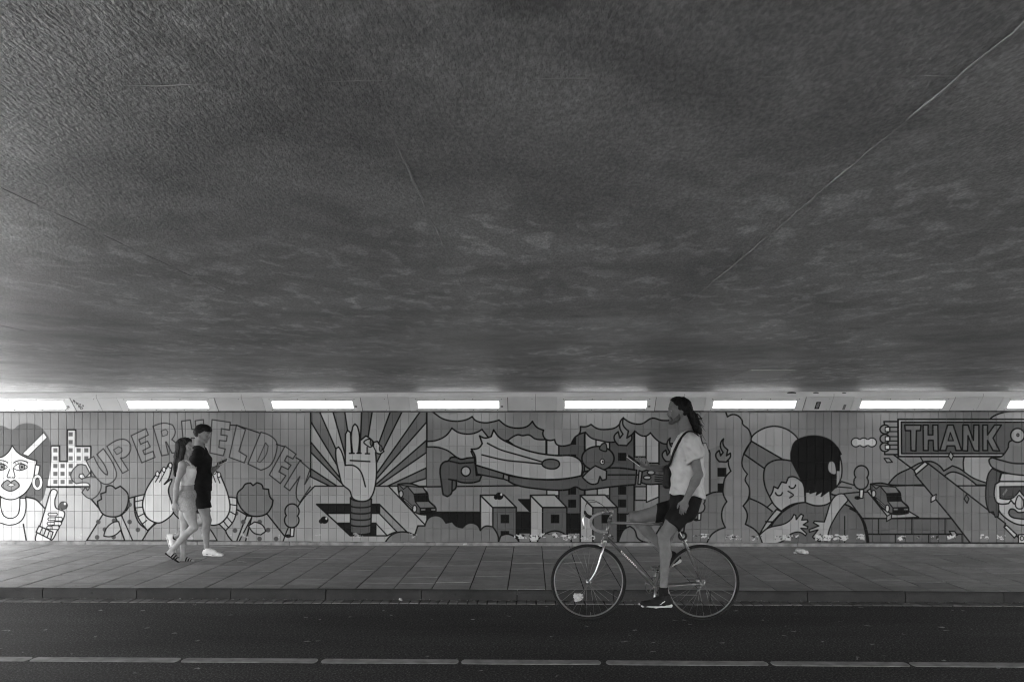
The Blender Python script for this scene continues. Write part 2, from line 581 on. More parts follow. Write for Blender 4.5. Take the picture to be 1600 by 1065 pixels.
    def car(dx, dy=0):
        q = lambda *p: [(x + dx, y + dy) for x, y in p]
        d(q((580, 640), (672, 638), (765, 690), (778, 745), (822, 790), (820, 826), (705, 826), (590, 705)), D1 - .01, K, 9)
        d(q((580, 640), (640, 652), (615, 672), (600, 655)), D1 + .03, K, 6)
        d(q((640, 652), (740, 660), (765, 698), (682, 702)), D1 + .07, K, 7)
        d(q((682, 702), (766, 700), (776, 748), (690, 750)), K, K, 6)
        d(q((690, 750), (776, 748), (822, 790), (722, 792)), D1 + .05, K, 7)
        d(q((722, 792), (822, 790), (820, 826), (722, 826)), K, K, 6)
        sq(742 + dx, 802 + dy, 26, M2, 9); sq(806 + dx, 802 + dy, 24, M2, 9)
        el(600 + dx, 702 + dy, 13, 22, L2 + .1, K, 7); el(687 + dx, 796 + dy, 13, 22, L2 + .1, K, 7)
        d(q((612, 726), (675, 780), (678, 792), (618, 742)), L2, K, 5)

    # --- the flying figure over the city
    C.x0 = 660
    d([(28, 150), (1900, 150), (1900, 1012), (28, 1012)], M2, None)
    d([(28, 655), (1500, 655), (1500, 820), (28, 820)], M2 + .03, None)
    d([(28, 818), (1300, 818), (1300, 990), (28, 990)], K + .004, K)
    ln((-50, 657), (700, 648))
    # clouds: light above the smoke line
    top = [(28, 150), (70, 182), (130, 222), (210, 238), (280, 228), (318, 208), (340, 233), (400, 248), (455, 240), (490, 230), (540, 268), (610, 282), (670, 270), (703, 238), (730, 275), (775, 295), (770, 320), (785, 350), (810, 360), (845, 355), (858, 385), (890, 396), (950, 385), (975, 340), (1005, 315), (1010, 272),
           (1048, 272), (1078, 258), (1120, 285), (1180, 290), (1240, 275), (1285, 218), (1340, 250), (1400, 255), (1470, 218), (1530, 232), (1600, 232), (1700, 225), (1790, 220), (1900, 215), (1960, 150)]
    bld = 0.115
    # far city
    d([(795, 300), (795, 455), (872, 455), (872, 300)], L2, K, 9)
    d([(872, 300), (1036, 300), (1036, 830), (872, 830)], bld, K, 9)
    d([(1040, 300), (1110, 300), (1110, 440), (1040, 440)], L2 + .05, K, 8)
    d([(1110, 300), (1196, 300), (1196, 700), (1110, 700)], L2 + .05, K, 8)
    d([(1196, 300), (1353, 300), (1353, 830), (1196, 830)], bld, K, 9)
    d([(1357, 290), (1430, 290), (1430, 465), (1357, 465)], L2, K, 9)
    d([(1430, 300), (1513, 300), (1513, 505), (1430, 505)], L2, K, 9)
    d([(1513, 350), (1790, 350), (1790, 830), (1513, 830)], bld, K, 9)
    for x, y in ((957, 362), (957, 475), (957, 680), (957, 763), (1277, 465), (1277, 680), (1277, 762)): sq(x, y, 52, K)
    d([(1358, 655), (1432, 655), (1432, 742), (1358, 742)], M1, K, 8)
    d([(1432, 640), (1512, 640), (1512, 720), (1432, 755)], L2 + .03, K, 8)
    d([(795, 670), (872, 670), (872, 712), (795, 712)], L2, K, 8)
    d([(1040, 670), (1118, 670), (1118, 712), (1040, 712)], M1, K, 8)
    d([(1118, 660), (1196, 660), (1196, 712), (1118, 712)], L2, K, 8)
    # dark smoke in front of the roofs
    d([(28, 150)] + top[1:39] + [(1780, 400), (1600, 380), (1545, 382), (1500, 358), (1458, 312), (1430, 332), (1400, 330), (1358, 300), (1320, 340), (1240, 368), (1190, 372), (1140, 362), (1080, 345), (1042, 308), (1000, 322),
       (960, 345), (890, 396), (845, 357), (775, 356), (720, 350), (682, 326), (640, 330), (608, 324), (545, 360), (420, 340), (380, 290), (350, 308), (300, 320), (230, 310), (188, 282), (150, 330), (90, 360), (28, 367)], M2 - .02, K, 9)
    d(top, M1 + .04, K, 9)
    # light patches of cloud
    d([(28, 367), (90, 360), (150, 330), (188, 282), (230, 310), (300, 320), (350, 308), (380, 290), (420, 340), (380, 400), (310, 430), (330, 475), (240, 478), (160, 425), (100, 405), (28, 402)], M1 + .09, K, 9)
    d([(545, 362), (608, 325), (640, 330), (682, 326), (720, 350), (790, 355), (790, 448), (700, 442), (620, 412)], M1 + .07, K, 9)
    # fires
    def fire(x, y, s=1.0):
        q = lambda *p: [(x + a * s, y + b * s) for a, b in p]
        d(q((-30, 175), (-55, 140), (-55, 115), (-30, 90), (-20, 130), (0, 105), (-20, 65), (-17, 25), (3, 0), (0, 45), (35, 85), (25, 130), (55, 110), (55, 140), (30, 170), (25, 178)), M2, K, 9)
    C.x0 = 840
    fire(545, 215); fire(845, 345, .85)
    # figure
    C.x0 = 660
    body = D1 - .02
    d([(340, 515), (520, 570), (516, 606), (350, 575)], body, K, 9)
    d([(520, 572), (552, 585), (550, 618), (516, 605)], M2, K, 9)
    d([(552, 585), (700, 605), (860, 610), (1018, 585), (1030, 560), (1220, 535), (1370, 550), (1362, 642), (1220, 655), (1080, 672), (1020, 675), (980, 657), (940, 672), (870, 678), (750, 670), (600, 645), (552, 622)], body, K, 10)
    d([(118, 520), (140, 497), (165, 490), (182, 470), (215, 468), (245, 480), (290, 472), (332, 470), (345, 583), (380, 580), (365, 618), (320, 630), (250, 628), (215, 616), (212, 665), (190, 685), (182, 702), (158, 718), (132, 706), (122, 640)], D2 + .01, K, 10)
    ln((165, 490), (240, 507), (330, 500)); ln((168, 608), (215, 617)); ln((190, 620), (188, 685))
    el(277, 557, 29, 30, L2, K, 9)
    d([(455, 293), (490, 340), (560, 380), (640, 415), (740, 442), (860, 457), (960, 460), (1005, 485), (1020, 510), (1016, 585), (930, 602), (800, 610), (650, 600), (540, 577), (340, 517), (336, 460), (312, 416), (360, 408), (382, 380), (365, 331), (400, 345), (440, 335)], L2 + .02, K, 10)
    ln((415, 378), (500, 420), (620, 455), (765, 497), smooth=True); ln((380, 452), (520, 485), (640, 498), (765, 511), smooth=True)
    d([(765, 505), (785, 485), (830, 480), (868, 492), (875, 520), (850, 540), (805, 540), (772, 525)], D1, K, 9, smooth=True)
    C.x0 = 840
    el(385, 475, 103, 77, body + .01, K, 10)
    d([(285, 595), (330, 550), (368, 522), (440, 555), (438, 608), (412, 615), (398, 590), (385, 632), (360, 640), (335, 636)], M1 + .02, K, 9)
    d([(395, 415), (410, 385), (430, 378), (440, 395), (437, 430)], body + .01, K, 8, smooth=True)
    el(413, 496, 14, 17, W, K, 6); el(416, 496, 6, 9, K, None)
    ln((450, 580), (645, 580))
    d([(648, 552), (668, 560), (658, 640), (640, 640)], M1, K, 8)
    d([(668, 560), (720, 545), (800, 560), (900, 570), (900, 640), (800, 637), (700, 640), (660, 628)], body, K, 9)
    el(725, 565, 24, 14, L2, K, 8); el(700, 597, 24, 12, L2, K, 8)
    for y in (578, 592, 606, 618): ln((750, y), (800, y + 6), w=7)
    # flat roofed blocks
    C.x0 = 660
    def block(x, r, top_, wins):
        d([(x, 710), (r, 790), (r, 1012), (x, 1012)], L2, K, 9)
        d([(x, 710), (x + (top_ - x), 708), (r + (top_ - x), 788), (r, 788)], L2 - .05, K, 9)
        d([(r, 788), (r + (top_ - x), 788), (r + (top_ - x), 1012), (r, 1012)], bld + .01, K, 9)
        for wx, wy in wins: sq(wx, wy, 55, K)
    d([(615, 738), (690, 738), (690, 815)], K, K); d([(615, 950), (690, 950), (690, 1012), (615, 1012)], M2, K, 8)
    d([(928, 950), (1010, 950), (1010, 1012), (928, 1012)], M2, K, 8)
    block(370, 450, 520, ((527, 861), (527, 965)))
    block(690, 768, 845, ((848, 861),))
    C.x0 = 840
    block(272, 352, 430, ((435, 861),))
    d([(600, 990), (620, 940), (700, 830), (1010, 830), (1010, 1012), (600, 1012)], M2, None)
    C.x0 = 660
    cherry(492, 715)
    # bushes along the foot
    d([(485, 1012), (485, 975), (450, 912), (400, 908), (370, 935), (350, 900), (300, 887), (255, 917), (215, 905), (190, 878), (150, 887), (120, 850), (80, 840), (40, 855), (15, 905), (-30, 905), (-50, 965), (-90, 948), (-150, 945), (-200, 965), (-240, 1012)], M2 - .03, K, 9)
    d([(745, 1012), (770, 965), (840, 938), (905, 955), (945, 1012)], M2 - .02, K, 9, smooth=True)
    d([(485, 1012), (500, 970), (540, 958), (590, 975), (620, 1012)], M2 - .02, K, 9)
    C.x0 = 840
    d([(515, 1012), (525, 980), (550, 930), (590, 908), (620, 932), (640, 985), (700, 1012)], M2 - .02, K, 9)
    C.x0 = 480
    car(0)

    # --- smoke column, couple, car and brick wall
    C.x0 = 1080
    d([(228, 150), (1400, 150), (1400, 1015), (228, 1015)], M1, None)
    d([(-80, 715), (80, 715), (140, 692), (240, 690), (260, 1015), (-260, 1015)], M2 - .03, K, 9)
    sq(195, 563, 56, K); sq(195, 662, 56, K)
    d([(72, 376), (96, 376), (118, 440), (118, 700), (70, 720)], L2 - .03, K, 9)
    fire(203, 350, .83)
    C.x0 = 1080
    tree(50, 740, .8, M1 - .02)
    d([(215, 150), (230, 210), (265, 195), (300, 205), (325, 235), (328, 256), (365, 290), (383, 345), (370, 400), (335, 445), (341, 490), (325, 522), (350, 540), (358, 575), (344, 612), (369, 660), (368, 720), (331, 778), (357, 830), (345, 895), (400, 925), (435, 965), (455, 1018), (98, 1018), (130, 960), (175, 930), (215, 916), (195, 860), (198, 800), (226, 750), (203, 700), (204, 650), (215, 600), (252, 556), (238, 520), (236, 480), (252, 420), (215, 380), (160, 400), (110, 420), (95, 376), (72, 376), (60, 300), (60, 240), (130, 150)], M1 - .02, None)
    ln((215, 165), (230, 210), (265, 195), (300, 205), (325, 235), (328, 256), (365, 290), (383, 345), (370, 400), (335, 445), (341, 490), (325, 522), (350, 540), (358, 575), (344, 612), (369, 660), (368, 720), (331, 778), (357, 830), (345, 895), (400, 925), (435, 965), (455, 1018))
    ln((98, 1018), (130, 960), (175, 930), (217, 916), (195, 860), (198, 800), (226, 750), (203, 700), (204, 650), (215, 600), (252, 556), (238, 520), (236, 490))
    fire(203, 350, .83); sq(195, 563, 56, K)
    # sunrise and fields behind the couple
    d([(335, 445), (383, 365), (585, 482), (640, 500), (640, 640), (470, 800), (372, 730), (369, 660), (344, 612), (358, 575), (325, 522)], M2 - .01, K, 8)
    d([(383, 345), (430, 300), (520, 270), (600, 285), (660, 325), (692, 368), (640, 430), (640, 490), (585, 482), (383, 365)], L2 - .03, K, 9)
    d([(383, 365), (585, 482), (500, 505), (468, 540), (335, 447)], D1 + .03, K, 9)
    d([(372, 730), (450, 765), (520, 815), (435, 962), (400, 925), (345, 895), (357, 830), (331, 778)], D1 + .04, K, 9)
    d([(520, 815), (640, 700), (1110, 650), (1110, 1015), (440, 1015), (435, 962)], M2, None)
    d([(880, 700), (960, 622), (1106, 665), (1040, 690), (985, 730)], M1 - .04, K, 8); ln((920, 655), (1106, 670), w=7); ln((880, 690), (935, 708), (1106, 680), w=7, smooth=True)
    # man's back
    d([(500, 1018), (510, 910), (560, 840), (620, 790), (725, 753), (790, 776), (890, 755), (1000, 775), (1060, 820), (1100, 890), (1125, 1018)], D1, K, 10)
    ln((980, 845), (980, 1015), w=7)
    d([(728, 690), (885, 680), (892, 752), (860, 770), (795, 776), (728, 755)], L2 - .02, K, 9)
    # woman
    d([(500, 720), (470, 650), (462, 580), (475, 525), (520, 492), (585, 483), (650, 495), (725, 640), (640, 720)], D1 + .06, K, 9)
    d([(500, 720), (517, 692), (527, 655), (553, 667), (577, 625), (606, 632), (620, 597), (655, 592), (722, 640), (727, 755), (640, 770), (575, 811), (530, 772)], L2 - .02, K, 9)
    arc(560, 690, 22, 22, 10, 170, 9); arc(644, 640, 22, 26, 10, 150, 9)
    ln((618, 684), (652, 708), (628, 726), smooth=True, w=8)
    # man's head
    d([(640, 430), (660, 372), (720, 340), (800, 332), (880, 355), (930, 400), (958, 448), (945, 460), (945, 550), (925, 550), (925, 632), (910, 665), (880, 682), (830, 718), (842, 682), (798, 708), (808, 682), (758, 698), (765, 670), (728, 690), (715, 640), (660, 530), (638, 480)], K + .002, K, 8)
    d([(948, 455), (962, 520), (957, 600), (925, 662), (925, 552), (945, 552)], L2 - .02, K, 8)
    d([(875, 525), (885, 498), (905, 497), (918, 520), (922, 570), (900, 572), (880, 555)], L2 - .02, None, smooth=True)
    # embracing arms
    d([(435, 962), (485, 875), (545, 800), (578, 815), (520, 880), (490, 915)], L2 - .02, K, 9); ln((475, 878), (520, 880))
    d([(435, 965), (490, 920), (600, 890), (640, 860), (655, 832), (667, 838), (670, 865), (700, 830), (716, 838), (705, 868), (740, 866), (746, 878), (715, 898), (745, 910), (741, 924), (700, 920), (737, 955), (730, 968), (690, 945), (640, 955), (600, 992), (540, 1018), (455, 1018)], L2 - .01, K, 8)
    d([(885, 770), (920, 715), (960, 700), (995, 715), (1000, 745), (960, 790), (920, 850), (880, 935), (868, 1005), (852, 1003), (845, 970), (822, 1005), (807, 1000), (825, 960), (785, 987), (775, 975), (810, 930), (755, 945), (753, 930), (815, 905), (780, 885), (787, 876), (850, 880), (870, 820)], L2 - .01, K, 8)
    C.x0 = 1330
    d([(-2, 650), (1500, 650), (1500, 860), (70, 858)], M2 + .01, None)
    for x in (28, 78, 130): el(x, 373, 28, 27, None, K, 9)
    for x in (28, 78, 130): el(x, 373, 25, 24, W - .1, None)
    for x in (53, 104): sq(x, 373, 30, W - .1, 32)
    d([(235, 640), (290, 580), (370, 540), (450, 500), (510, 495), (560, 520), (590, 555), (645, 522), (690, 540), (780, 600), (860, 630), (1500, 630), (1500, 645), (800, 645), (700, 575), (640, 562), (590, 590), (545, 640), (290, 650)], D1 + .04, K, 9)
    d([(620, 455), (1500, 455), (1500, 630), (860, 630), (780, 600), (720, 560), (715, 500), (722, 462)], M1 + .12, K, 8)
    ln((438, 462), (460, 500), (500, 495), w=7)
    ln((120, 640), (470, 650), (1500, 648), w=8)
    d([(100, 682), (122, 668), (430, 850), (240, 858)], L2 - .06, K, 8)
    d([(-50, 700), (60, 690), (105, 690), (240, 858), (70, 858)], M2, K, 8)
    tree(63, 568, 1.0, M1 - .02)
    car(-458, -2)
    d([(70, 858), (640, 858), (760, 1015), (105, 1015)], D1 - .01, K, 9)
    ln((105, 958), (700, 958))
    for x in (172, 386, 598): ln((x, 858), (x, 958), w=7)
    for x in (280, 493, 707): ln((x, 958), (x, 1015), w=7)
    ln((-10, 795), (40, 825), (85, 890), (107, 985), (108, 1015), smooth=True)
    # raised arm, sign, skier
    d([(408, 580), (490, 507), (985, 890), (978, 915), (1120, 1015), (760, 1015), (640, 858)], M2 - .03, K, 9)
    ln((270, 452), (400, 550)); d([(400, 552), (470, 495), (490, 512), (412, 578)], L1 - .05, K, 9)
    d([(975, 912), (992, 902), (1058, 962), (1042, 982)], L1, K, 8)
    d([(885, 225), (960, 185), (1060, 174), (1500, 174), (1500, 240), (880, 240)], M1 + .08, K, 9)
    d([(207, 240), (300, 240), (300, 450), (212, 450), (212, 270)], M1, K, 9)
    for y in (290, 350, 403):
        el(214, y, 31, 28, M1, K, 9); ln((230, y - 14), (300, y - 14), w=7); ln((230, y + 14), (300, y + 14), w=7); sq(230, y, 28, W); d([(216, y - 14), (244, y - 14), (244, y + 14), (216, y + 14)], None, K, 7)
    d([(298, 226), (1500, 226), (1500, 463), (300, 463)], L2 + .03, K, 10)
    d([(318, 243), (1500, 243), (1500, 445), (320, 445)], D2 + .03, K, 9)
    tl = D1 + .055
    for p in ([(340, 263), (445, 263), (440, 298), (415, 298), (412, 428), (380, 425), (378, 298), (345, 298)],
              [(458, 262), (490, 262), (490, 325), (520, 325), (520, 262), (552, 262), (555, 428), (525, 425), (522, 360), (492, 360), (490, 425), (460, 425)],
              [(615, 262), (650, 262), (705, 425), (668, 425), (660, 395), (612, 395), (603, 425), (565, 425)],
              [(712, 262), (745, 262), (780, 360), (782, 262), (815, 262), (815, 428), (785, 425), (745, 330), (742, 428), (710, 425)],
              [(840, 262), (870, 262), (870, 325), (915, 262), (958, 262), (905, 345), (948, 428), (905, 425), (870, 360), (870, 425), (840, 425)]):
        d(p, tl, K, 9)
    d([(632, 310), (652, 362), (618, 362)], D2 + .03, K, 7)
    for x, y, fx, r in ((635, 460, M1 + .1, 0), (524, 728, L1, 1), (735, 734, D1, 0), (240, 850, M1, 1), (652, 952, M1, -1), (235, 487, M1 + .05, -1)):
        if r == -1: d([(x - 27, y - 12), (x + 6, y - 12), (x + 27, y + 12), (x - 8, y + 14)], fx, K, 7)
        elif r == 1: d([(x + 18, y - 25), (x + 14, y + 10), (x - 16, y + 27), (x - 14, y - 6)], fx, K, 7)
        else: d([(x - 2, y - 28), (x + 16, y - 2), (x + 4, y + 27), (x - 15, y)], fx, K, 7)
    d([(960, 570), (1240, 580), (1290, 700), (1240, 860), (1130, 898), (1060, 895), (980, 850), (940, 800), (935, 680)], L2 + .03, K, 9)
    d([(900, 540), (957, 565), (935, 680), (942, 790), (938, 845), (920, 850), (906, 815), (882, 820), (862, 760), (863, 630), (878, 570)], D2, K, 8)
    d([(880, 490), (900, 470), (960, 462), (1000, 410), (1022, 362), (1170, 360), (1260, 470), (1300, 500), (1250, 585), (1130, 585), (1000, 570), (905, 535)], D1 + .09, K, 9, smooth=True)
    ln((900, 470), (960, 488), (1060, 508), (1240, 500), smooth=True)
    el(1062, 328, 44, 44, L2 - .02, K, 9); el(1064, 326, 8, 10, D1, K, 5)
    d([(920, 640), (950, 622), (1260, 622), (1260, 762), (1125, 765), (1108, 735), (1040, 765), (1020, 742), (1005, 762), (940, 762), (920, 742)], L1, K, 9)
    d([(948, 655), (1230, 652), (1230, 730), (1130, 732), (1075, 680), (1022, 732), (950, 730)], D2 - .02, K, 8)
    d([(965, 705), (990, 668), (998, 676), (975, 712)], M2, None)
    d([(1048, 760), (1060, 722), (1075, 712), (1098, 745), (1095, 790), (1070, 797), (1052, 785)], L2 + .03, K, 8, smooth=True)
    d([(1006, 822), (1015, 800), (1040, 800), (1070, 820), (1130, 818), (1130, 860), (1060, 858), (1020, 846)], D1, K, 9, smooth=True)
    d([(1068, 962), (1200, 955), (1200, 1015), (1068, 1015)], L1 + .05, K, 8); el(1090, 985, 11, 14, L1, K, 6)
    # plain end beyond the skier
    d([(1420, 150), (2400, 150), (2400, 1015), (1420, 1015)], M1, None); d([(1420, 650), (2400, 650), (2400, 1015), (1420, 1015)], M2 + .02, K, 8)

    # --- flaked paint near the foot of the wall, chalky spots, grime
    A = C.a
    rs = np.random.RandomState(5)
    def nz(cx, cy, seed):
        r = np.random.RandomState(seed)
        gx, gy = int(CW / cx) + 3, int(CH / cy) + 3
        g = r.rand(gy, gx).astype(np.float32)
        x = np.arange(CW) / cx; y = np.arange(CH) / cy
        xi, yi = x.astype(int), y.astype(int); fx, fy = x - xi, y - yi
        fx = fx * fx * (3 - 2 * fx); fy = fy * fy * (3 - 2 * fy)
        a = g[yi][:, xi]; b = g[yi][:, xi + 1]; c_ = g[yi + 1][:, xi]; e = g[yi + 1][:, xi + 1]
        return (a * (1 - fx) + b * fx) * (1 - fy)[:, None] + (c_ * (1 - fx) + e * fx) * fy[:, None]
    zz = np.arange(CH)[:, None] / RES
    xx = MX0 + np.arange(CW)[None, :] / RES
    n = nz(9, 6, 1) * .5 + nz(4, 3.4, 2) * .33 + nz(1.8, 1.7, 3) * .17
    tl_ = rs.rand(400).astype(np.float32)
    ti = (np.floor((xx - TILE_X0) / TILE_W).astype(int) + 120) % 400
    amp = np.clip((tl_[ti] - 0.30) * 1.5, 0, 1) + (nz(90, 900, 4) - .5) * .5
    zc_ = 0.080 + 0.035 * (tl_[(ti * 7) % 400] - .5)
    band = np.clip(1.25 - ((zz - zc_) / 0.052) ** 2, 0, 1)
    right = np.where(xx > -0.55, 1.0, 0.28)
    score = n * band * np.clip(amp, 0, 1)
    flake = np.clip((score - np.where(right > .5, 0.335, 0.48)) * 26, 0, 1) * np.where(right > .5, 1.0, .55)
    A += (0.66 - A) * flake
    dark = np.clip((nz(4, 3, 9) * band * (amp > .4) - 0.72) * 12, 0, 1) * (right > .5)
    A += (0.03 - A) * dark
    A *= 1.0 + (nz(30, 24, 11) - .5) * .10 + (nz(9, 160, 12) - .5) * .06
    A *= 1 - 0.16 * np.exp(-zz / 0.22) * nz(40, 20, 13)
    return np.clip(A * 0.70, 0.004, 0.9)


def mural_material(img=None, joint=False):
    if img is None:
        A = paint_mural()
    if joint: return mural_joint(img)
    img = bpy.data.images.new('mural_paint', CW, CH, float_buffer=True)
    img.colorspace_settings.name = 'Non-Color'
    px = np.ones((CH, CW, 4), np.float32)
    px[..., :3] = A[..., None]
    img.pixels.foreach_set(px.ravel())
    img.update()
    img.pack()
    m = newmat('mural_tile', 0.3, 0.38)
    t = NT(m)
    g = t.n('NewGeometry')
    mp = t.n('Mapping')
    mp.inputs['Location'].default_value = (-MX0 / (MX1 - MX0), -Z_TILE0 / (Z_TILE1 - Z_TILE0), 0)
    mp.inputs['Scale'].default_value = (1 / (MX1 - MX0), 1 / (Z_TILE1 - Z_TILE0), 1)
    sx = t.n('SeparateXYZ'); cx = t.n('CombineXYZ')
    t.l(g.outputs['Position'], sx.inputs[0])
    t.l(sx.outputs['X'], cx.inputs['X']); t.l(sx.outputs['Z'], cx.inputs['Y'])
    t.l(cx.outputs[0], mp.inputs['Vector'])
    im = t.n('TexImage', image=img, interpolation='Cubic', extension='EXTEND')
    t.l(mp.outputs[0], im.inputs[0])
    # each glazed tile a touch lighter or darker
    fl = t.n('VectorMath', operation='FLOOR')
    dv = t.n('VectorMath', operation='DIVIDE'); dv.inputs[1].default_value = (TILE_W, 1.0, TILE_H)
    sb = t.n('VectorMath', operation='SUBTRACT'); sb.inputs[1].default_value = (TILE_X0, 0.0, Z_TILE1)
    t.l(g.outputs['Position'], sb.inputs[0]); t.l(sb.outputs[0], dv.inputs[0]); t.l(dv.outputs[0], fl.inputs[0])
    wn_ = t.n('TexWhiteNoise', noise_dimensions='3D'); t.l(fl.outputs[0], wn_.inputs['Vector'])
    v = t.math('MULTIPLY_ADD', wn_.outputs['Value'], 0.14); t.t.nodes[-1].inputs[2].default_value = 0.93
    hs = t.n('Mix', data_type='RGBA', blend_type='MULTIPLY'); hs.inputs[0].default_value = 1.0
    t.l(im.outputs['Color'], hs.inputs[6]); t.l(v, hs.inputs[7])
    t.l(hs.outputs[2], t.b.inputs['Base Color'])
    pz = t.pos()
    t.l(t.ramp(t.noise(14, 5, vec=pz), [(0.3, 0.3), (0.75, 0.55)]), t.b.inputs['Roughness'])
    t.l(t.bump(t.noise(9, 3, vec=pz), 0.003), t.b.inputs['Normal'])
    t.b.inputs['Specular IOR Level'].default_value = 0.05
    return m


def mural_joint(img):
    """grout: painted over with the mural, except in the lettered panel, which has one dark tone"""
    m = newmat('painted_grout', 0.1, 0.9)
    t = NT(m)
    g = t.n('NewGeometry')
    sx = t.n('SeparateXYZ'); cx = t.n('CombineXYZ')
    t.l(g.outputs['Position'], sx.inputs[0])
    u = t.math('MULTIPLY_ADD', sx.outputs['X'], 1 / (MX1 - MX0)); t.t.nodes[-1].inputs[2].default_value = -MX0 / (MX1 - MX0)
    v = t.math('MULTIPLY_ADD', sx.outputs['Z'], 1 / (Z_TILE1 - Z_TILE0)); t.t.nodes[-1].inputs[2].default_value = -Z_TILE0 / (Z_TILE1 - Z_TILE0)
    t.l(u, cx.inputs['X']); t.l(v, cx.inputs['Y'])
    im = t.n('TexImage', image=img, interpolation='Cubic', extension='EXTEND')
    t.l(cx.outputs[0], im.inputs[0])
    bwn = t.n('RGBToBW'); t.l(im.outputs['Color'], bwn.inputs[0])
    lettered_panel = t.math('LESS_THAN', sx.outputs['X'], at(486, 700, Y_WALL).x)
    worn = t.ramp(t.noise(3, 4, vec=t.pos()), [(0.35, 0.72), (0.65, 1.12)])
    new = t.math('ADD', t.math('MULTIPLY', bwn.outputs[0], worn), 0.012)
    t.l(t.mix(lettered_panel, new, 0.085), t.b.inputs['Base Color'])
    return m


TILE_W, TILE_H = 0.1175, 0.2415
TILE_X0 = at(5.4, 700, Y_WALL).x
# ------------------------------------------------------------------ surface materials
def m_asphalt():
    m = newmat('asphalt', 0.05, 0.85)
    t = NT(m); p = t.pos()
    big = t.ramp(t.noise(0.6, 6, 0.6, vec=t.pos((0.35, 1.8, 1))), [(0.3, 0.72), (0.7, 1.28)])
    fine = t.ramp(t.noise(60, 3, 0.8, vec=p), [(0.36, 0.012), (0.54, 0.038), (0.66, 0.12)])
    mid = t.ramp(t.noise(22, 4, vec=p), [(0.3, 0.86), (0.7, 1.1)])
    t.l(t.math('MULTIPLY', t.math('MULTIPLY', fine, big), mid), t.b.inputs['Base Color'])
    t.l(t.bump(t.noise(190, 3, vec=p), 0.006, 0.9), t.b.inputs['Normal'])
    return m


def m_slab(name, lo, hi):
    m = newmat(name, (lo + hi) / 2, 0.8)
    t = NT(m); p = t.pos()
    oi = t.n('ObjectInfo')
    base = t.ramp(t.noise(1.3, 5, vec=p), [(0.3, lo), (0.7, hi)])
    rnd = t.math('MULTIPLY_ADD', oi.outputs['Random'], 0.30); t.t.nodes[-1].inputs[2].default_value = 0.85
    sp = t.ramp(t.noise(240, 2, vec=p), [(0.3, 0.78), (0.7, 1.2)])
    st = t.ramp(t.noise(7, 6, 0.65, vec=p), [(0.35, 0.84), (0.6, 1.04)])
    gum = t.n('TexVoronoi'); gum.inputs['Scale'].default_value = 5.0; t.l(p, gum.inputs['Vector'])
    gm = t.ramp(gum.outputs['Distance'], [(0.05, 0.7), (0.085, 1.0)])
    t.l(t.math('MULTIPLY', gm, t.math('MULTIPLY', st, t.math('MULTIPLY', sp, t.math('MULTIPLY', base, rnd)))), t.b.inputs['Base Color'])
    t.l(t.bump(t.noise(150, 3, vec=p), 0.003, 0.8), t.b.inputs['Normal'])
    return m


def m_ceiling():
    m = newmat('ceiling_paint', 0.3, 0.5)
    t = NT(m)
    t.b.inputs['Specular IOR Level'].default_value = 0.28
    p = t.pos()
    # soft mottling, thin pale scuffs where the coat has worn, dark damp spots
    band = t.noise(0.9, 7, 0.62, vec=t.pos((0.95, 1.0, 1)), dist=0.5)
    blot = t.noise(2.6, 6, 0.6, vec=t.pos((1.25, 0.85, 1)), dist=0.8)
    worn = t.noise(6.5, 5, 0.55, vec=t.pos((1.5, 0.85, 1)), dist=0.5)
    zone = t.ramp(t.noise(0.45, 3, 0.5, vec=p), [(0.43, 0.0), (0.56, 1.0)])
    fine = t.noise(105, 2, 0.5, vec=t.pos((1.35, 0.62, 1)), dist=0.3)
    c = t.ramp(band, [(0.37, 0.74), (0.5, 1.0), (0.63, 1.22)])
    c2 = t.ramp(blot, [(0.38, 0.86), (0.52, 1.0), (0.64, 1.14)])
    pale = t.math('MULTIPLY', zone, t.ramp(worn, [(0.52, 0.0), (0.62, 1.0)]))
    c4 = t.mix(pale, 1.0, 1.5)
    c3 = t.ramp(fine, [(0.32, 0.76), (0.5, 1.0), (0.72, 1.34)])
    v = t.n('TexVoronoi'); v.inputs['Scale'].default_value = 1.1; t.l(p, v.inputs['Vector'])
    sp = t.ramp(t.math('ADD', v.outputs['Distance'], t.math('MULTIPLY', t.noise(30, 3, vec=p), 0.06)), [(0.06, 0.62), (0.12, 1.0)])
    cc = t.math('MULTIPLY', t.math('MULTIPLY', t.math('MULTIPLY', c, c4), c2), t.math('MULTIPLY', c3, sp))
    t.l(t.math('MULTIPLY', cc, CEIL_V), t.b.inputs['Base Color'])
    # roughcast grains, a little longer across the roadway than along it
    n1 = t.bump(t.noise(135, 2, 0.5, vec=t.pos((1.35, 0.62, 1)), dist=0.3), 0.0055, 0.7)
    n2 = t.bump(t.noise(48, 3, 0.5, vec=t.pos((1.2, 0.8, 1))), 0.005, 0.25, n1)
    n3 = t.bump(t.noise(4, 3, vec=p), 0.02, 0.4, n2)
    t.l(n3, t.b.inputs['Normal'])
    return m


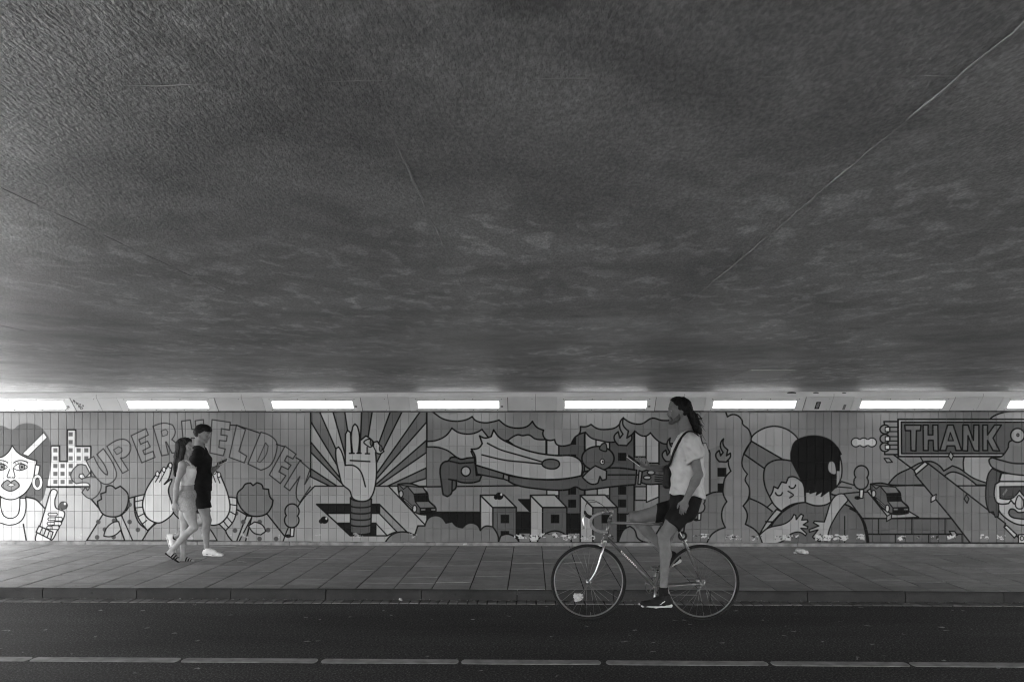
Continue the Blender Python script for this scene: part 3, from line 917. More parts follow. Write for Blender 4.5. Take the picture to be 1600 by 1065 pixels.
CEIL_V = 0.42
M = {}
M['asphalt'] = m_asphalt()
M['slab'] = m_slab('paving_concrete', 0.175, 0.225)
M['kerb'] = m_slab('kerb_concrete', 0.030, 0.048)
M['brick'] = m_slab('gutter_brick', 0.12, 0.17)
M['ceil'] = m_ceiling()
M['patch'] = mat_var('repair_mortar', 0.46, 0.54, 0.8, 8, bump=0.004, bscale=60)
M['ceil_seam'] = mat_var('seam_mortar', 0.36, 0.50, 0.5, 22, bump=0.003, bscale=80)
for q_ in ('ceil_seam', 'patch'):
    M[q_].node_tree.nodes['Principled BSDF'].inputs['Specular IOR Level'].default_value = 0.3
    M[q_].node_tree.nodes['Principled BSDF'].inputs['Roughness'].default_value = 0.5
M['concrete'] = mat_var('raw_concrete', 0.24, 0.36, 0.85, 2.2, bump=0.006, bscale=40, detail=6)
M['render'] = mat_var('bounce_white', 0.6, 0.72, 0.85, 2.2, bump=0.006, bscale=40, detail=6)  # white of the unseen outer walls, picked to bounce sun inside
M['outside'] = mat_var('pale_paving', 0.27, 0.34, 0.9, 1.5, bump=0.004, bscale=40, detail=6)
M['grout'] = mat_var('grout', 0.12, 0.18, 0.9, 12)
M['joint'] = mat_var('joint_sand', 0.018, 0.035, 0.9, 30)
M['plinth'] = mat_var('plinth_render', 0.12, 0.26, 0.8, 9, bump=0.004, bscale=70, detail=6)
M['mark'] = mat_var('road_paint', 0.15, 0.30, 0.7, 9, bump=0.002, bscale=160, detail=6)
M['panel'] = mat_var('white_enamel', 0.66, 0.72, 0.35, 3)
M['panel_b'] = mat_var('aged_enamel', 0.56, 0.64, 0.4, 3)
M['groove'] = newmat('groove', 0.18, 0.8)
M['screw'] = newmat('screw', 0.15, 0.4, 0.8)
M['dark_strip'] = mat_var('strip_dark', 0.04, 0.09, 0.7, 10)  # dark tone of the painted shadow line and the blobs above the cove
M['ink'] = newmat('marker_ink', 0.015, 0.5)
M['white'] = newmat('sticker_white', 0.6, 0.5)


def m_lamp():
    m = newmat('lit_diffuser', 0.85, 0.4)
    b = m.node_tree.nodes['Principled BSDF']
    b.inputs['Emission Color'].default_value = (1, 1, 1, 1)
    b.inputs['Emission Strength'].default_value = LAMP_STRENGTH
    return m


M['lamp'] = m_lamp()

# ------------------------------------------------------------------ ground, road, pavement
mb = MB(); mb.box((0, 0, -0.35), (1200, 1200, 0.5))
ground = mb.build('ground', M['outside']); setp(ground, 'pale open ground at the mouths of the underpass', kind='structure')

mb = MB(); mb.box((2, (Y_BACK + Y_KERB) / 2, -0.04), (44, Y_KERB - Y_BACK, 0.08))
road = mb.build('road', M['asphalt']); setp(road, 'dark asphalt road running through the underpass', kind='structure')

# lane line: long dashes with skewed cut gaps, each a thin sheet on the asphalt
cuts = [(-190, 47), (50, 280.5), (285, 496), (502.5, 716.5), (721, 939), (947, 1199.5), (1205, 1419.5), (1423, 1640)]
for a, b in cuts:
    y_ = 1032.5 + (a + b) / 2 / 1600 * 11 - 3.5
    Yc = FPX * CAM_H / (1034.0 - HOR)
    pa, pb = at(a, 1034, Yc), at(b, 1034, Yc)
    xa, xb = pa.x, pb.x
    h = 0.062
    mb = MB()
    pts = []
    for (x, s) in ((xa, 1), (xb, -1)):
        for q in range(5):
            w = -1 + q * 0.5
            if s == -1: w = -w
            pts.append((x + s * 0.018 * abs(w) ** 3, Yc + w * h, 0.004))
    mb.prism(pts, (0, 0, -0.003))
    mb.build('lane_marking', M['mark'], road)

# brick gutter along the kerb
mb = MB(); mb.box((0, 0, 0), (0.088, 0.19, 0.05), ch=0.004)
brick_me = mb.mesh('gutter_brick'); brick_me.materials.append(M['brick'])
n = 0
x = -8.2
while x < 7.9:
    o = link('gutter_brick', brick_me, None, road, (x + random.uniform(-.004, .004), Y_KERB - 0.09, -0.019 + random.uniform(-.002, .002)))
    o.rotation_euler = (random.uniform(-.01, .01), random.uniform(-.012, .012), random.uniform(-.03, .03))
    x += 0.1

mb = MB(); mb.box((2, (Y_KERB + Y_WALL) / 2 + 0.1, 0.0365), (44, Y_WALL - Y_KERB - 0.1, 0.137))
pave = mb.build('pavement', M['joint']); setp(pave, 'raised footpath of grey concrete slabs beside the mural wall', kind='structure')

# kerb stones one metre long with a rounded nose
KX0 = at(509, 922, Y_KERB).x
def kerb_mesh(L):
    prof = [(0, -0.05), (0, 0.075), (0.006, 0.092), (0.018, 0.104), (0.034, 0.110), (0.050, 0.1105), (0.054, 0.107), (0.054, -0.05)]
    v, f = [], []
    for x in (-L / 2, L / 2):
        v += [(x, y, z) for y, z in prof]
    k = len(prof)
    f = [tuple(range(k)), tuple(range(2 * k - 1, k - 1, -1))] + [(i, (i + 1) % k, (i + 1) % k + k, i + k) for i in range(k)]
    m_ = MB(); m_.add(v, f); return m_.mesh('kerb_stone')
kme = kerb_mesh(0.992); kme.materials.append(M['kerb'])
for i in range(-4, 12):
    xx = KX0 + (i - 3.5) * 1.0
    if -8.9 < xx < 8.4:
        o = link('kerb_stone', kme, None, pave, (xx, Y_KERB + random.uniform(-.006, .006), random.uniform(-.003, .002)))
        o.rotation_euler = (random.uniform(-.006, .006), random.uniform(-.002, .002), random.uniform(-.003, .003))

# paving slabs: columns running from the kerb to the wall, each column shifted on its own
SL = 0.40
mb = MB(); mb.box((0, 0, 0), (SL - 0.013, SL - 0.005, 0.06), ch=0.002)
sme = mb.mesh('paving_slab'); sme.materials.append(M['slab'])
SX0 = at(790.5, 919, Y_KERB + 0.15).x + 0.02
spots = []
rs = random.Random(3)
for c in range(-24, 22):
    xx = SX0 + (c + 0.5) * SL
    if not -8.6 < xx < 8.0: continue
    y = Y_KERB + 0.058
    first = rs.choice([0.13, 0.2, 0.27, 0.4, 0.33])
    while y < Y_WALL - 0.02:
        L = min(first, Y_WALL - 0.02 - y)
        first = SL
        if L > 0.03: spots.append((xx, y + L / 2, L))
        y += L
spots.sort(key=lambda s: s[1] + abs(s[0]) * 0.02)
stuff = MB()
for i, (xx, yy, L) in enumerate(spots):
    tz = 0.08 + rs.uniform(-.0025, .0015)
    if i < 295:
        o = link('paving_slab', sme, None, pave, (xx, yy, tz))
        o.scale = (1, (L - 0.004) / (SL - 0.003), 1)
        o.rotation_euler = (rs.uniform(-.004, .004), rs.uniform(-.005, .005), rs.uniform(-.003, .003))
    else:
        stuff.box((xx, yy, tz), (SL - 0.011, L - 0.004, 0.06), Matrix.Rotation(rs.uniform(-.005, .005), 3, 'Y'))
if stuff.v:
    o = stuff.build('paving_slab_field', M['slab'], pave); o['kind'] = 'stuff'
mb = MB()
for (a, b) in ((-9.3, -9.0), (-9.0, -8.6), (8.0, 14)):
    mb.box(((a + b) / 2, (Y_KERB + Y_WALL) / 2, 0.079), (b - a - .01, Y_WALL - Y_KERB, 0.058))
o = mb.build('paving_slab_edge', M['slab'], pave); o['kind'] = 'stuff'

# ------------------------------------------------------------------ tiled wall with the mural
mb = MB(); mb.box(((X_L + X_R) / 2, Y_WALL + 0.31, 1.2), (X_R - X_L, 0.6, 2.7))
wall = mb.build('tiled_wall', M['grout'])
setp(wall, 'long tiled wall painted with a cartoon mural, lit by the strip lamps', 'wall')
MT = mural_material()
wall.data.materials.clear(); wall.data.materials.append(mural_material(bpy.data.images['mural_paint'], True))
def tile_mesh(w, h, me_name='tile'):
    m_ = MB()
    a, b, c = 0.002, 0.0022, 0.014
    v = []
    for (dx, y) in ((a, -0.0), (0, b), (0, c)):
        v += [(-w / 2 + dx, y, -h / 2 + dx), (w / 2 - dx, y, -h / 2 + dx), (w / 2 - dx, y, h / 2 - dx), (-w / 2 + dx, y, h / 2 - dx)]
    f = [(0, 1, 2, 3)] + [(i + k, i + k + 4, (i + 1) % 4 + k + 4, (i + 1) % 4 + k) for k in (0, 4) for i in range(4)]
    m_.add(v, f)
    return m_
rows = []
z = Z_TILE1
while z > Z_TILE0 + 0.02:
    h = min(TILE_H, z - Z_TILE0)
    rows.append((z - h / 2, h)); z -= h
JT = 0.004
meshes = {}
cells = []
i0 = int((X_L - TILE_X0) / TILE_W) + 1
i1 = int((8.8 - TILE_X0) / TILE_W)
for i in range(i0, i1):
    for zc, h in rows:
        cells.append((TILE_X0 + (i + 0.5) * TILE_W, zc, h))
cells.sort(key=lambda c: abs(c[0] - 5.0) if c[0] < 7.25 else 50)   # nearest stretch of wall first
field = MB()
rt = random.Random(11)
for k, (xc, zc, h) in enumerate(cells):
    tilt = (rt.gauss(0, .006), 0, rt.gauss(0, .010))
    dy = rt.uniform(0, 0.0018)
    if k < 296:
        key = round(h, 3)
        if key not in meshes:
            meshes[key] = tile_mesh(TILE_W - JT, h - JT).mesh('tile'); meshes[key].materials.append(MT)
        o = link('tile', meshes[key], None, wall, (xc, Y_WALL - 0.004 + dy, zc))
        o.rotation_euler = tilt
    else:
        tm = tile_mesh(TILE_W - JT, h - JT)
        R = Matrix.Rotation(tilt[2], 3, 'Z') @ Matrix.Rotation(tilt[0], 3, 'X')
        field.add([R @ Vector(p) + Vector((xc, Y_WALL - 0.004 + dy, zc)) for p in tm.v], tm.f)
o = field.build('tile_field', MT, wall); o['kind'] = 'stuff'
# low rendered plinth the tiles stand on, in cast lengths
x = X_L
rp = random.Random(4)
while x < 8.6:
    L = rp.uniform(1.3, 2.2)
    mb = MB(); mb.box((x + L / 2, Y_WALL - 0.008 + rp.uniform(-.003, .003), 0.128), (L - 0.006, 0.05, 0.058), ch=0.006)
    mb.build('plinth', M['plinth'], wall); x += L
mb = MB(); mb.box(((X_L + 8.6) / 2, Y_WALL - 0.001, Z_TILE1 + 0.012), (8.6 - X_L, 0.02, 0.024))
mb.build('shadow_strip', M['dark_strip'], wall)  # dark strip painted in as the shadow gap under the cove

# ------------------------------------------------------------------ ceiling
mb = MB(); mb.box(((X_L + X_R) / 2, (Y_BACK + Y_WALL) / 2 + 0.6, Z_CEIL + 0.4), (X_R - X_L, Y_WALL - Y_BACK + 1.2, 0.8))
ceil = mb.build('ceiling', M['ceil']); setp(ceil, 'low roughcast concrete ceiling of the underpass', kind='structure')
rc = random.Random(9)
def ridge(pts, w=0.006, h=0.005):
    dq = (Vector(pts[-1]) - Vector(pts[0])).normalized()
    m_ = MB(); m_.tube(pts, [w * rc.uniform(.75, 1.25) for _ in pts], 8, flat=.42, up=(dq.y, -dq.x, 0))
    m_.build('seam', M['ceil_seam'], ceil)
for X, y0, y1 in ((0.705, 1.1, 2.25), (0.708, 2.2, 4.2), (-0.275, 1.6, 3.6), (-1.27, 1.9, 4.2), (-2.9, 3.3, 8.0), (2.75, 3.6, 7.0)):
    nn = int((y1 - y0) / 0.06)
    ridge([(X + rc.uniform(-.003, .003), y0 + (y1 - y0) * q / nn, Z_CEIL + rc.uniform(-.0008, .0012)) for q in range(nn + 1)], 0.0037 if X > .5 and X < 1 else 0.0026)
for Y, xa, xb in ((1.445, -1.2, -0.25), (1.435, -0.4, 1.0), (3.42, -2.6, -0.3), (3.40, 0.7, 2.5), (5.4, -3.0, 3.0)):
    nn = int((xb - xa) / 0.06)
    ridge([(xa + (xb - xa) * q / nn, Y + rc.uniform(-.004, .004), Z_CEIL + rc.uniform(0.0, .003)) for q in range(nn + 1)], 0.0028)
pq = [at(1140, 590, 9.6), at(1205, 590, 9.6)]
for q, (px_, py_) in enumerate(((1140, 590),)):
    Yp = FPX * (Z_CEIL - CAM_H) / (HOR - 590); Yq = FPX * (Z_CEIL - CAM_H) / (HOR - 578)
    a = at(1140, 590, Yp); b = at(1215, 590, Yp); c_ = at(1242, 578, Yq); d_ = at(1175, 578, Yq)
    mb = MB(); mb.prism([(p.x, p.y, Z_CEIL - 0.004) for p in (a, b, c_, d_)], (0, 0, 0.012))
    mb.build('repair_patch', M['patch'], ceil)

# ------------------------------------------------------------------ slanted lamp cove between wall and ceiling
CA = Vector((0, Y_WALL - 0.005, 2.068)); CB = Vector((0, Y_WALL - 0.205, 2.262))
sl = (CB - CA); SLEN = sl.length; sn = Vector((0, sl.z, -sl.y)).normalized() * -1.0   # faces the road, downward
if sn.y > 0: sn = -sn
def cove_pt(X, t, off=0.0):
    p = CA + sl * t + sn * off
    return Vector((X, p.y, p.z))
cove_x0, cove_x1 = X_L, X_R
mb = MB()
prof = [CA, CB, Vector((0, CB.y, 2.30)), Vector((0, CB.y - .014, 2.302)), Vector((0, CB.y - .014, Z_CEIL - 0.003)), Vector((0, Y_WALL + .05, Z_CEIL - 0.003)), Vector((0, Y_WALL + .05, 2.068))]
v = [Vector((cove_x0, p.y, p.z)) for p in prof] + [Vector((cove_x1, p.y, p.z)) for p in prof]
k = len(prof)
mb.add(v, [tuple(range(k)), tuple(range(2 * k - 1, k - 1, -1))] + [(i, (i + 1) % k, (i + 1) % k + k, i + k) for i in range(k)])
cove = mb.build('lamp_cove', M['panel_b'])
setp(cove, 'white slanted cove of metal panels along the top of the mural wall', 'cove')

def cove_box(X0, X1, t0, t1, d0, d1, skew=0.0):
    """box lying on the slant, between distances d0 and d1 out of its plane"""
    P = []
    for d_ in (d0, d1):
        P += [cove_pt(X0, t0, d_), cove_pt(X1, t0, d_), cove_pt(X1, t1, d_), cove_pt(X0, t1, d_)]
    return P, [(0, 1, 2, 3), (7, 6, 5, 4), (0, 4, 5, 1), (1, 5, 6, 2), (2, 6, 7, 3), (3, 7, 4, 0)]

lamp_px = [39.5, 262.5, 488.5, 716.5, 946.5, 1178.5, 1409.5, 1641.0]
lab = ['end lamp by the graffiti, over the woman with the earring', 'over the letters SUPER', 'over the letters ELDEN',
       'over the painted hand and the car', 'over the flying figure, beside the cyclist', 'over the smoke column, behind and past the cyclist',
       'over the matches and the letters THANK', 'over the painted goggles, cut by the frame']
lab = ['lit strip lamp in the cove above the painted woman with the hair clip',
       'lit strip lamp in the cove above the painted letters SUPER',
       'lit strip lamp in the cove above the painted letters LDEN',
       'lit strip lamp in the cove above the small painted car and dark clouds',
       'lit strip lamp in the cove above the flying figure’s head, in front of the cyclist',
       'lit strip lamp in the cove above the painted smoke column, behind the cyclist',
       'lit strip lamp in the cove above the painted matches and THANK sign',
       'lit strip lamp in the cove above the painted skier, cut off by the frame']
XS = [at(p, 632, Y_WALL - 0.1).x for p in lamp_px]
LW = 1.163
lamp_parts = None
def lamp(X, label):
    e = empty('strip_lamp', (X, Y_WALL - 0.1, 2.16), label, 'lamp', 'strip lamps along the cove')
    # face plate in four strips round the opening
    mb_ = MB()
    t0, t1, hw, pw = 0.225, 0.705, LW / 2, 0.705
    for a, b, c_, d_ in ((-pw, pw, 0.012, t0), (-pw, pw, t1, 0.955), (-pw, -hw, t0, t1), (hw, pw, t0, t1)):
        P, F = cove_box(X + a, X + b, c_, d_, 0.001, 0.010)
        mb_.add(P, F)
    mb_.build('face_plate', M['panel'], e)
    mb_ = MB(); P, F = cove_box(X - hw + .001, X + hw - .001, t0 + .004, t1 - .004, 0.0015, 0.013); mb_.add(P, F)
    dfo = mb_.build('diffuser', M['lamp'], e)
    for q in range(4):
        for t in (0.09, 0.86):
            if t < .5 and q == 3: xq = X + 0.56
            else: xq = X - 0.61 + q * 0.41
            c_ = cove_pt(xq, t, 0.010)
            MB().lathe(c_, sn, [(0, 0.0075), (0.003, 0.0065), (0.004, 0.003)], 8).build('screw', M['screw'], e)
    return e
for X, l_ in zip(XS, lab):
    lamp(X, l_)
# dark lamp-end latches, smudges
for i, X in enumerate(XS[:-1]):
    x = X + LW / 2 + 0.045 if i in (0, 2, 3, 4) else X + LW / 2 - 0.035
    P, F = cove_box(x - 0.016, x + 0.016, 0.27, 0.40, 0.0103, 0.0112)
    m_ = MB(); m_.add(P, F); m_.build('latch', M['groove'], cove)
# cover panels and grooves between the lamps
for a, b in zip(XS[:-1], XS[1:]):
    e0, e1 = a + 0.705, b - 0.705
    mid = e0 + (e1 - e0) * 0.57
    for (p, q, mm) in ((e0 + 0.012, mid - 0.003, M['panel_b']), (mid + 0.003, e1 - 0.006, M['panel_b'])):
        P, F = cove_box(p, q, 0.012, 0.955, 0.001, 0.0065)
        m_ = MB(); m_.add(P, F); m_.build('cover_panel', mm, cove)
    P, F = cove_box(e0 + 0.0005, e0 + 0.0115, 0.012, 0.955, 0.001, 0.0022)
    m_ = MB(); m_.add(P, F); m_.build('groove', M['groove'], cove)
    P, F = cove_box(mid - 0.0026, mid + 0.0026, 0.0, 1.0, 0.001, 0.0018)
    m_ = MB(); m_.add(P, F)
    m_.box((mid, CB.y - 0.001, 2.281), (0.005, 0.003, 0.037)); m_.build('groove', M['groove'], cove)
    for t in (0.09, 0.86):
        c_ = cove_pt(mid - 0.05, t, 0.0065)
        MB().lathe(c_, sn, [(0, 0.0065), (0.003, 0.0055), (0.004, 0.003)], 8).build('screw', M['screw'], cove)
def cove_at(px, py):
    """point of the slanted face seen at a picture position"""
    best = None
    for q in range(101):
        t = q / 100
        p = CA + sl * t
        s = at(px, py, p.y)
        e = abs(s.z - p.z)
        if best is None or e < best[0]: best = (e, t, s.x)
    return best[2], best[1]
# flat dark blobs on the strip above the cove
for px_, w_, h_ in ((1237, 0.13, 0.024), (1275, 0.08, 0.018), (1319, 0.06, 0.014)):
    p = at(px_, 613.5, CB.y - 0.016)
    pts = [(p.x + w_ / 2 * math.cos(math.pi * q / 8) , CB.y - 0.0142, 2.3035 + h_ * math.sin(math.pi * q / 8) ** .6) for q in range(9)]
    mb = MB(); mb.prism(pts, (0, -0.0012, 0)); mb.build('dark_blob', M['dark_strip'], cove)

def scribble(strokes, name, mat, r=0.004, off=0.0085):
    m_ = MB()
    for s in strokes:
        P = [cove_pt(*cove_at(x, y), off) for x, y in s]
        m_.tube(P, r, 5, caps=True)
    return m_.build(name, mat, cove)
def gz(*p): return [(80 + x / 11.43, 608 + y / 11.43) for x, y in p]
# hand tag in marker pen: two short lines of letters
scribble([gz((385, 225), (405, 175), (420, 215)), gz((395, 205), (425, 195)), gz((420, 240), (425, 205), (440, 235), (450, 210), (452, 250)),
          gz((460, 270), (462, 230), (480, 250), (470, 262)), gz((490, 240), (505, 255), (498, 275)), gz((515, 250), (535, 258), (520, 285), (538, 285)),
          gz((555, 300), (570, 265), (585, 300)), gz((485, 315), (490, 275), (505, 315), (510, 285)),
          gz((540, 300), (520, 320), (525, 345), (550, 350), (570, 335), (560, 315), (540, 312))], 'marker_tag', M['ink'], 0.0035)
scribble([gz((262, 320), (275, 315), (268, 335), (282, 340)), gz((292, 318), (300, 338)), gz((310, 318), (302, 338), (318, 338))], 'small_tag', M['groove'], 0.003, 0.0112)
# felt-pen scrawl and a smudge on two of the diffusers
def zz(*p): return [(480 + x / 4.096, 600 + y / 4.096) for x, y in p]
M['pen'] = newmat('faded_pen', 0.30, 0.6)
scribble([zz((764, 131), (804, 131)), zz((764, 136), (806, 136)), zz((764, 142), (800, 143)), zz((830, 136), (842, 130), (852, 138), (866, 130), (878, 140), (896, 132), (904, 146), (918, 130), (930, 138)),
          zz((940, 132), (956, 144), (972, 140), (990, 134), (1010, 138), (1030, 133))], 'pen_scrawl', M['pen'], 0.0022, 0.0142)
scribble([[(1141 + 4.5 * math.cos(q * .7), 631 + 3.2 * math.sin(q * .7)) for q in range(10)], [(1138, 631), (1144, 631.5)], [(1139, 632.5), (1143.5, 630)]], 'pen_scrawl', M['pen'], 0.0024, 0.0142)
# stickers past the cyclist: black square with a pale face-like blob, and a smaller torn one
def sticker(px0, py0, px1, py1, name, mat):
    x0_, t0_ = cove_at(px0, py1); x1_, t1_ = cove_at(px1, py0)
    P = [cove_pt(x0_, t0_, 0.0068), cove_pt(x1_, t0_, 0.0068), cove_pt(x1_, t1_, 0.0068), cove_pt(x0_, t1_, 0.0068)]
    m_ = MB(); m_.prism(P, sn * 0.0008); return m_.build(name, mat, cove), (x0_, x1_, t0_, t1_)
o, (sx0, sx1, st0, st1) = sticker(1272, 627, 1283, 638, 'black_sticker', M['ink'])
m_ = MB()
cx_, ct_ = (sx0 + sx1) / 2, (st0 + st1) / 2
pp = [cove_pt(cx_ + (sx1 - sx0) * .33 * math.cos(q * math.pi / 8), ct_ + (st1 - st0) * .40 * math.sin(q * math.pi / 8) + .01, 0.0078) for q in range(16)]
m_.prism(pp, sn * 0.0006); m_.build('sticker_print', M['groove'], o)
sticker(1315.5, 631, 1322.5, 639, 'torn_sticker', M['groove'])

# unseen outer walls, made white and tall to bounce sun into the underpass
for a, b in ((X_L - 12.02, X_L - 0.02), (X_R + 0.02, X_R + 10.0)):
    mb = MB(); mb.box(((a + b) / 2, Y_WALL + 0.35, 2.1), (b - a, 0.5, 4.4))
    o = mb.build('bounce_wall', M['render'])
    setp(o, 'unseen white wall added beyond the bright mouth to bounce sun into the underpass' if a < 0 else 'unseen white bounce wall added beyond the dim end of the underpass', 'wall')
# ------------------------------------------------------------------ bicycle
M['frame'] = mat_var('frame_paint', 0.12, 0.17, 0.26, 4, metal=0.35)
M['frame_dark'] = newmat('dark_lug_paint', 0.05, 0.3)
M['chrome'] = newmat('chrome', 0.48, 0.3, 1.0)
M['alloy'] = mat_var('alloy', 0.34, 0.44, 0.32, 30, metal=1.0)
M['rubber'] = mat_var('tyre_rubber', 0.012, 0.022, 0.75, 40, bump=0.001, bscale=200)
M['black'] = mat_var('black_plastic', 0.012, 0.02, 0.45, 30)
M['rim'] = newmat('grey_rim', 0.13, 0.38, 0.9)
M['spoke'] = newmat('spoke_steel', 0.22, 0.35, 1.0)
M['steel'] = newmat('dark_steel', 0.16, 0.4, 1.0)
M['tape'] = mat_var('bar_tape', 0.16, 0.22, 0.6, 50, bump=0.001, bscale=120)
M['decal'] = newmat('decal', 0.72, 0.4)

def B(px, py, dy=0.0):
    return at(px, py, Y_BIKE + dy)

HUB_F, HUB_R = B(919.5, 908.5), B(1096, 908.5)
R_OUT = HUB_F.z                               # the tyres stand on the road
HUB_R.z = HUB_F.z = R_OUT
bike = empty('bicycle', (HUB_F.x * .5 + HUB_R.x * .5, Y_BIKE, 0), 'silver drop-bar racing bicycle ridden no-handed along the kerb', 'bicycle')
AX = Vector((0, 1, 0))

def wheel(c, rear):
    rw = MB()
    rw.ring(c, AX, R_OUT - 0.034, 0.0085, 72, 8, 0.85)
    w_ = rw.build('wheel', M['rim'], bike, c)
    MB().ring(c, AX, R_OUT - 0.0135, 0.0135, 72, 10, 0.95).build('tyre', M['rubber'], w_)
    hb = MB()
    hw = 0.062 if rear else 0.048
    hb.lathe(c - AX * hw, AX, [(0, .006), (.006, .009), (.012, .024), (.015, .024), (.018, .012), (hw, .010), (2 * hw - .018, .012), (2 * hw - .015, .024), (2 * hw - .012, .024), (2 * hw - .006, .009), (2 * hw, .006)], 16)
    hb.build('hub', M['alloy'], w_)
    n = 28
    ph = 0.07 if rear else -0.05
    sp = []
    for k in range(n):
        a = 2 * math.pi * k / n + ph
        side = 1 if k % 2 else -1
        cross = (1 if (k // 2) % 2 else -1) * (0.95 if rear else 0.75)
        p0 = c + Vector((math.cos(a + cross) * .022, side * (hw - .014), math.sin(a + cross) * .022))
        p1 = c + Vector((math.cos(a) * (R_OUT - .036), 0, math.sin(a) * (R_OUT - .036)))
        MB().tube([p0, p1], 0.0010, 5).build('spoke', M['spoke'], w_)
    v0 = c + Vector((0, 0, -(R_OUT - .04))) + Vector((0.02, 0, 0))
    MB().tube([v0, v0 + Vector((0, 0, .03))], 0.003, 6).build('valve', M['steel'], w_)
    return w_
wheel(HUB_F, False); wheel(HUB_R, True)

HT_T, HT_B = B(953.5, 809), B(945.5, 843)
BB = B(1023, 916); SEATC = B(1057, 819)
fr = MB()
fr.tube([HT_T, HT_B], 0.0175, 14)
fr.tube([B(952.5, 816), SEATC], 0.0135, 12)
fr.tube([B(947.5, 838), BB], 0.0148, 12)
fr.tube([BB, SEATC + (SEATC - BB).normalized() * 0.015], 0.0145, 12)
for s in (-1, 1):
    drop = HUB_R + AX * (s * 0.064)
    fr.tube([SEATC + AX * (s * .016), SEATC.lerp(drop, .12) + AX * (s * .012), drop], [0.0085, 0.0082, 0.0062], 10)
    fr.tube([BB + AX * (s * .02), BB.lerp(drop, .35) + AX * (s * .018), drop], [0.0095, 0.0095, 0.0065], 10)
    fr.box(drop + Vector((-.004, 0, -.004)), (.034, .006, .04), ch=0.002)
fr.lathe(BB - AX * .036, AX, [(0, .019), (.036, .020), (.072, .019)], 16)
fo = fr.build('frame', M['frame'], bike)
for a, b, r in ((HT_T + Vector((0, 0, .004)), HT_T.lerp(HT_B, .18), .0195), (HT_B, HT_B.lerp(HT_T, .14), .0195)):
    MB().tube([a, b], r, 14).build('lug', M['frame_dark'], bike)
d0 = B(947.5, 838)
lg = MB(); lg.tube([d0.lerp(BB, .03), d0.lerp(BB, .30)], 0.0156, 12)
lg.build('lug', M['frame_dark'], bike)
# worn pale marks of the rubbed-off lettering on the down tube
ax_ = (BB - d0).normalized(); nrm = ax_.cross(AX).normalized()
if nrm.z < 0: nrm = -nrm
rr = random.Random(2)
for k in range(11):
    p = d0.lerp(BB, .30 + .031 * k) - AX * 0.0128 + nrm * 0.0075
    MB().box(p, (0.010 + rr.uniform(-.003, .003), 0.004, 0.008 + rr.uniform(-.002, .003)), Matrix(((ax_.x, 0, nrm.x), (0, 1, 0), (ax_.z, 0, nrm.z)))).build('decal', M['decal'], bike)

fk = MB()
crown = HT_B + (HT_B - HT_T).normalized() * 0.012
fk.box(crown, (.03, .085, .022), Matrix.Rotation(math.radians(15), 3, 'Y'), ch=0.006)
for s in (-1, 1):
    P = [crown + AX * (s * .036), B(939.5, 866, s * .046), B(935.5, 880, s * .049), B(930, 894, s * .05), B(924, 903, s * .05), HUB_F + AX * (s * .052)]
    fk.tube(P, [.0115, .0105, .0095, .0085, .0075, .0065], 12, flat=0.8)
fk.build('fork', M['chrome'], bike)

# stem, drop bar, hoods and levers
st = MB()
ST = B(958, 796.5)
st.tube([HT_T, HT_T.lerp(ST, .75)], 0.0115, 12)
st.tube([HT_T.lerp(ST, .55), ST + Vector((-.004, 0, 0))], [0.0125, 0.0135], 12)
BARC = B(947, 798.5)
st.tube([ST, BARC], 0.0125, 12)
st.lathe(BARC - AX * .022, AX, [(0, .015), (.006, .019), (.038, .019), (.044, .015)], 14)
st.build('stem', M['alloy'], bike)
def drop_path(s):
    P = [(0, BARC)]
    q = [(947, 798.5, .02), (946, 798.5, .12), (944.5, 798.8, .165), (940, 799.8, .187), (933, 802.5, .195), (926.5, 806, .197), (923.5, 810.5, .198), (922.8, 816.5, .199), (925, 822.5, .20), (930, 827.2, .201), (937, 829.8, .202), (950, 830.8, .204)]
    return [B(x, y, s * d) for x, y, d in q]
for s in (-1, 1):
    P = drop_path(s)
    MB().tube(P[:4], 0.0122, 10).build('handlebar', M['alloy'], bike)
    MB().tube(P[3:], 0.0152, 12).build('bar_tape', M['tape'], bike)
    MB().tube([P[-1], P[-1] + Vector((.004, 0, 0))], 0.0165, 12).build('bar_plug', M['black'], bike)
    h0 = B(926, 807, s * .197)
    MB().tube([h0, B(921, 807, s * .197), B(916.5, 804.5, s * .196), B(914.2, 800.5, s * .195), B(913.6, 797.5, s * .195)], [.014, .017, .0165, .013, .008], 10, flat=.8).build('brake_hood', M['black'], bike)
    MB().tube([B(915.5, 803, s * .197), B(911.5, 807, s * .2), B(910.8, 813, s * .203), B(912.2, 820, s * .207), B(912.0, 826, s * .21)], [.006, .0085, .0085, .0075, .005], 8, flat=1.5).build('brake_lever', M['chrome'], bike)
# cable loops from the hoods down to the head tube
for s, top in ((-1, 785), (1, 781)):
    P = [B(913.8, 798, s * .195), B(915, 789, s * .19), B(920, top, s * .175), B(930, top - 1 + (s + 1), s * .12), B(942, 789, s * .06), B(952, 800, s * .03), B(956, 812, s * .022)]
    Q = []
    for i in range(len(P) - 1):
        a, b, c_, d_ = P[max(i - 1, 0)], P[i], P[i + 1], P[min(i + 2, len(P) - 1)]
        for t in (0, .25, .5, .75):
            Q.append(0.5 * (2 * b + (c_ - a) * t + (2 * a - 5 * b + 4 * c_ - d_) * t * t + (3 * b - a - 3 * c_ + d_) * t ** 3))
    Q.append(P[-1])
    MB().tube(Q, 0.0024, 6).build('brake_cable', M['black'], bike)

